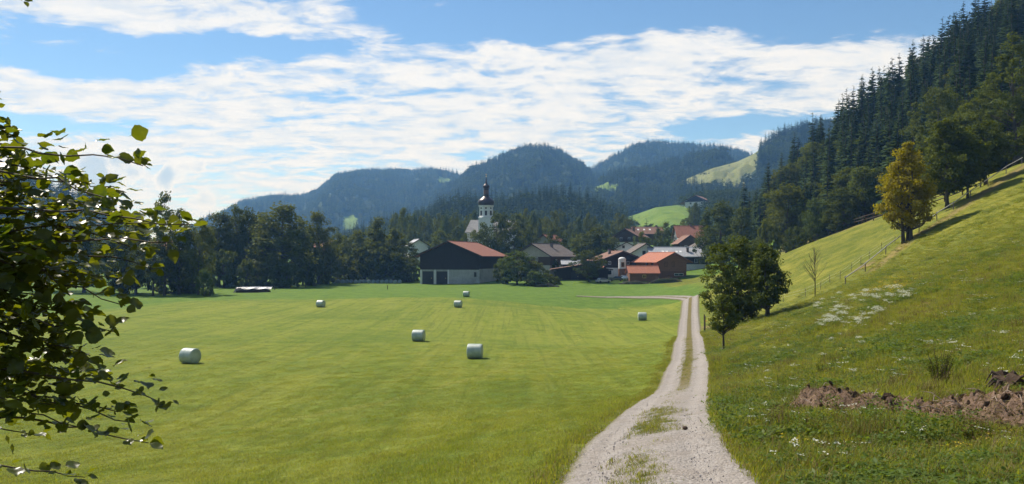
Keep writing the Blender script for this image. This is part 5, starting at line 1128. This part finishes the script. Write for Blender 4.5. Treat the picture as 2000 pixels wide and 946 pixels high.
# loose stones on the track
def stone(seed):
    r_ = np.random.RandomState(seed); mb = MB().lathe([(.4,-.35),(.95,-.15),(1,.1),(.7,.4),(.2,.52)], 6); V = np.array(mb.v) * r_.uniform(.75, 1.25, (len(mb.v), 3)); return new_mesh('stone', V, mb.f, [MT['stone']])
MT['stone'] = leafy('gravel_stone', (.30,.255,.23), (.50,.44,.41), (.42,.37,.34), 0.0, .9, .15, 5.0)
d = 7 + rs.exponential(7, 6000); cx_ = np.interp(d, RC[:200, 1], RC[:200, 0]); X = cx_ + rs.uniform(-1.45, 1.45, len(d)); Zr = gz(X, d) + .012
rot = rs.uniform(0, 6.28, (len(d), 3)); scatter('gravel', 'loose gravel stones on the track', [stone(i) for i in range(4)], np.stack([X, d, Zr], 1), rot, np.minimum(.004 + rs.exponential(.004, len(d)), .022) * 1.0, rs.randint(0, 4, len(d)))
g = ray_ground(1338, 840); t = thing('stone', 'dark fist-sized stone lying on the right wheel rut', 'stone', g + Vector((0, 0, .03)), .5, None, .055); link('rock', new_mesh('rock', np.array(MB().lathe([(.5,-.5),(.95,-.2),(1,.2),(.7,.6),(.2,.75)], 9).v), MB().lathe([(.5,-.5),(.95,-.2),(1,.2),(.7,.6),(.2,.75)], 9).f, [MT['old_brown']]), t)

# ------------------------------------------------------------------ soil heap with roots
MT['soil'] = surf('dry_soil', (.115,.075,.052), (.235,.16,.115), 9, .95, .05, bmp=1.0, bdist=.08, dirt=.5); MT['soil_dark'] = surf('dark_soil', (.055,.036,.026), (.10,.07,.05), 6, .95, .05, bmp=1.0, bdist=.06)
MT['root'] = surf('pale_root', (.30,.22,.16), (.42,.33,.26), 20, .9, .1)
def clod_mesh(seed, mat):
    r_ = np.random.RandomState(seed); mb = MB().lathe([(.5,-.6),(.95,-.3),(1.05,.05),(.8,.42),(.35,.65)], 8); V = np.array(mb.v) * r_.uniform(.65, 1.35, (len(mb.v), 1)); return new_mesh('clod', V, mb.f, [MT[mat]])
def soil_heap():
    line = [ray_ground(*p) for p in ((1540,800),(1600,800),(1690,804),(1790,808),(1880,816),(1960,824),(2060,832),(2150,840))]
    base = line[0].copy(); t = thing('soil_heap', 'long low heap of dug-up pinkish soil full of dry roots', 'soil heap', base); r_ = np.random.RandomState(21)
    c = catmull([(p.x, p.y) for p in line], 16); nrm = np.gradient(c, axis=0); nrm = np.stack([-nrm[:, 1], nrm[:, 0]], 1); nrm /= np.linalg.norm(nrm, axis=1)[:, None]
    S = np.linspace(-.9, 1.0, 34); X = c[:, :1] + nrm[:, :1] * S; Y = c[:, 1:] + nrm[:, 1:] * S; L = np.linspace(0, 1, len(c))[:, None]
    hh = (.38 + .16 * np.sin(L * 9 + 1)) * np.clip(L * 9, .05, 1) * np.exp(-((S - .1) / .5) ** 2)
    Z = gz(X, Y) - .06 + hh + (.09 * fbm(X, Y, .5) + .05 * fbm(X + 3, Y, .22) + r_.normal(size=X.shape) * .022) * np.clip(hh * 5, 0, 1)
    n, k = X.shape; i = np.arange(n - 1)[:, None] * k; j = np.arange(k - 1)[None]; Fq = np.stack([i + j, i + k + j, i + k + j + 1, i + j + 1], -1).reshape(-1, 4)[:, ::-1]
    V = np.stack([X, Y, Z], -1).reshape(-1, 3) - np.array(base); link('mound', new_mesh('mound', V, np.ascontiguousarray(Fq), [MT['soil']]), t)
    cm = [clod_mesh(i, 'soil' if i % 3 else 'soil_dark') for i in range(6)]
    for q in range(170):
        a = r_.randint(n); b = int(np.clip(r_.normal(17, 6), 2, k - 3)); p = V[a * k + b]; s = min(.09, .02 + r_.exponential(.018))
        link('clod', cm[r_.randint(6)], t, Vector(p) + Vector((0, 0, s * .3)), r_.uniform(0, 6, 3), (s, s * 1.2, s * .8))
    for q in range(46):
        p = Vector(V[r_.randint(n) * k + r_.randint(8, 26)]); a = r_.uniform(0, 6.28); l_ = r_.uniform(.12, .4); e = p + Vector((math.cos(a) * l_, math.sin(a) * l_, r_.uniform(.0, .14)))
        MB().tube([p, p.lerp(e, .5) + Vector((0, 0, .06)), e], [.009, .008, .003], 5).build('root', MT['root'], t)
    m = 3200; pi = r_.randint(0, n, m) * k + r_.randint(5, 29, m); Q = V[pi] + np.array([0, 0, .02]); N_ = r_.normal(size=(m, 3)); N_ /= np.linalg.norm(N_, axis=1)[:, None]
    VV, FF = leaf_quads(Q, N_, r_.uniform(.08, .25, m), r_.uniform(.008, .02, m), r_); tag(link('straw', new_mesh('straw', VV, FF, [MT['dry_grass']]), t), kind='stuff')
    p = Vector(V[(n // 3) * k + 20]) + Vector((0, 0, .1)); link('clod', cm[0], t, p, (0, .3, 1), (.11, .09, .13))
soil_heap()
def root_clump():
    g = ray_ground(1972, 762); t = thing('root_stump', 'dark overturned stump with roots at the right picture edge', 'stump', g, .4); r_ = np.random.RandomState(31)
    mb = MB().lathe([(.30,-.1),(.34,.1),(.26,.24),(.12,.34)], 10); V = np.array(mb.v) * r_.uniform(.7, 1.3, (len(mb.v), 1)); link('stump', new_mesh('stump', V, mb.f, [MT['soil_dark']]), t)
    for q in range(9):
        a = r_.uniform(0, 6.28); MB().tube([(0, 0, .15), (math.cos(a) * .3, math.sin(a) * .3, .2 + r_.uniform(-.1, .15)), (math.cos(a) * .42, math.sin(a) * .42, r_.uniform(-.05, .12))], [.05, .03, .008], 6).build('root', MT['old_brown'], t)
root_clump()
def twiggy(px, py, top, n, label, seed):
    g = ray_ground(px, py); H = P(px, top, g.y).z - g.z; r_ = np.random.RandomState(seed); t = thing('shrub', label, 'shrub', g)
    for i in range(n):
        a = r_.uniform(0, 6.28); r0 = r_.uniform(0, .16); h = H * r_.uniform(.55, 1.05); e = Vector((math.cos(a) * (r0 + h * .28), math.sin(a) * (r0 + h * .28), h))
        s = MB().tube([(math.cos(a) * r0, math.sin(a) * r0, -.05), Vector((math.cos(a) * (r0 + h * .1), math.sin(a) * (r0 + h * .1), h * .5)), e], [.010, .008, .003], 5).build('stem', MT['old_brown'], t)
        m = 60; q = r_.uniform(.1, .98, m) ** .8; C = np.stack([np.cos(a) * (r0 + h * .28 * q), np.sin(a) * (r0 + h * .28 * q), h * q], 1) + r_.normal(size=(m, 3)) * .03
        N_ = r_.normal(size=(m, 3)); N_ /= np.linalg.norm(N_, axis=1)[:, None]; VV, FF = leaf_quads(C, N_, r_.uniform(.03, .07, m), r_.uniform(.012, .025, m), r_); tag(link('leaves', new_mesh('leaves', VV, FF, [MT['broad']]), s), kind='stuff')
twiggy(1835, 752, 682, 22, 'dark upright shrub sprouting behind the soil heap', 41); twiggy(1610, 735, 712, 4, 'few dark dead stalks left of the upright shrub', 42); twiggy(1905, 868, 828, 9, 'small leafy sapling in front of the soil heap end', 43)

# ------------------------------------------------------------------ hazel bush reaching in from the side
def hazel_leaf(seed):
    r_ = np.random.RandomState(seed); n = 9; V = []; Fs = []; fold = r_.uniform(.10, .35); curl = r_.uniform(-.35, .15); tw = r_.uniform(-.25, .25)
    W = [.03, .30, .44, .50, .49, .42, .30, .14, .0]
    for i in range(n):
        t_ = i / (n - 1); w = W[i] * (1 + (.07 if i % 2 else -.05)); z = curl * t_ * t_ + .04 * math.sin(t_ * 9)
        for s in (-1, -.5, 0, .5, 1): V.append((s * w, t_ - (.06 * abs(s) if i < 3 else 0), z + fold * abs(s * w) + tw * s * w * t_ + .02 * math.sin(t_ * 20 + s * 3)))
    for i in range(n - 1):
        for k in range(4): Fs.append((i*5+k, i*5+k+1, (i+1)*5+k+1, (i+1)*5+k))
    V += [(0, -.32, .05), (.018, 0, 0), (-.018, 0, 0)]; b = len(V) - 3; Fs.append((b, b+1, b+2))
    return new_mesh('leaf', V, Fs, [MT['hazel']], True)
def hazel():
    r_ = np.random.RandomState(55); b0 = Vector((-3.75, 4.5, g1(-3.75, 4.5))); t = thing('hazel_bush', 'hazel bush with backlit leaves reaching in from the left', 'bush', b0)
    tg = [(283,322,1),(240,388,1),(370,446,1),(335,476,1),(300,520,1),(225,368,1),(182,405,1),(150,358,1),(110,440,1),(62,400,1),(22,268,1),(8,330,1),(30,300,.8),(5,390,1.2),(60,360,.8),(40,460,1),(90,520,1.2),(205,470,1.2),(262,445,1.2),(238,545,1.2),(180,560,1.2),(120,600,1.4),
          (242,600,1),(215,645,1),(190,692,1.2),(150,660,1.4),(100,690,1.4),(50,640,1.4),(60,760,1.4),(140,745,1.4),(200,745,1.1),(232,805,1),(332,786,1),(292,866,.8),(262,832,.9),(150,832,.9),(110,800,1.2),(72,852,.7),(30,815,1.1),(20,560,1.4),(15,700,1.4),(165,938,.6),(90,572,1.4),(145,500,1.3),(40,-4,.5),(70,500,1.3),(30,600,1.4),(120,540,1.3),(170,620,1.2),(80,730,1.3),(10,780,1.2),(5,480,1.2),(130,700,1.2),(275,490,1.1),(315,440,1)]
    MB().tube([(0,0,-.3),(-.1,-.02,1.2),(-.15,-.04,2.6),(-.12,-.05,4.0),(-.1,0,5.0)], [.09,.075,.055,.035,.012], 9).build('trunk', MT['hazel_stem'], t, True)
    leaves = []
    for (px, py, den) in tg:
        d = r_.uniform(3.9, 4.9); e = P(px, py, d); s = Vector((-3.9 + r_.normal() * .05, 4.45 + r_.normal() * .05, max(b0.z + .5, e.z + r_.uniform(-.25, .45))))
        ctl = s.lerp(e, .5) + Vector((0, r_.normal() * .1, r_.uniform(.05, .28))); K = 16
        if py < 50: ctl = s.lerp(e, .5) + Vector((0, 0, .1))
        pts = [s * (1-q)**2 + ctl * 2*q*(1-q) + e * q*q for q in np.linspace(0, 1, K)]; pts = [p + Vector((r_.normal(), r_.normal(), r_.normal())) * .012 for p in pts]
        MB().tube([p - b0 for p in pts], [.011 * (1 - i / K) + .002 for i in range(K)], 5).build('stem', MT['hazel_stem'], t, True)
        nl = int(46 * den)
        for i in range(nl):
            q = 1 - .62 * (i / nl) ** 1.25; f = q * (K - 1); i0 = min(K - 2, int(f)); p = pts[i0].lerp(pts[i0 + 1], f - i0); dr = (pts[i0 + 1] - pts[i0]).normalized()
            a = r_.uniform(0, 6.28); perp = dr.cross(Vector((math.cos(a), .4, math.sin(a)))).normalized()
            tip = (dr * .5 + perp * .9 + Vector((0, 0, -.45))).normalized() if i else (dr + Vector((0, 0, -.3))).normalized()
            nn = (Vector((0, 0, 1)) * .9 + Vector((r_.normal(), r_.normal(), r_.normal())) * .55); x = tip.cross(nn).normalized(); z = x.cross(tip)
            L = r_.uniform(.034, .085) * (1.15 if den > 1.1 else 1); o = p + tip * L * .3 + perp * r_.uniform(0, .09) * den * 1.7 * (1 if i > 5 else .3)
            leaves.append((o, Matrix((x, tip, z)).transposed(), L))
    inside = []
    for i, (o, m, L) in enumerate(leaves):
        u, v = pix(o.x, o.y, o.z); inside.append((not (-10 < u < 2000 and -10 < v < 960), o.y, i))
    inside.sort(); first = [i for _, _, i in inside[:300]]; rest = [i for _, _, i in inside[300:]]
    lm = [hazel_leaf(i) for i in range(8)]
    for i in first:
        o, m, L = leaves[i]; link('leaf', lm[i % 8], t, o - b0, m.to_euler(), L)
    VV, FF, nb = [], [], 0
    co = [np.array([v.co[:] for v in me.vertices]) for me in lm]; fa = [[tuple(p.vertices) for p in me.polygons] for me in lm]
    for i in rest:
        o, m, L = leaves[i]; V = co[i % 8] * L @ np.array(m).T + np.array(o - b0); VV.append(V); FF += [tuple(j + nb for j in f) for f in fa[i % 8]]; nb += len(V)
    tag(link('leaves', new_mesh('leaves', np.vstack(VV), FF, [MT['hazel']], True), t), kind='stuff')
hazel()

# ------------------------------------------------------------------ haze of the valley air
def haze():
    m, T, out = mat_new('valley_haze'); v = T.node('ShaderNodeVolumePrincipled')
    v.inputs['Color'].default_value = rgb(.22, .50, 1.0); v.inputs['Density'].default_value = HAZE; v.inputs['Absorption Color'].default_value = rgb(1, 1, 1); v.inputs['Anisotropy'].default_value = 0.15
    T.l.new(v.outputs[0], out.inputs['Volume'])
    o = MB().box(-6100, 6100, -6100, 6100, -90, 345).build('haze', m); tag(o, 'thin blue haze filling the valley air', None, None, 'stuff')
HAZE = 0.00021
haze()
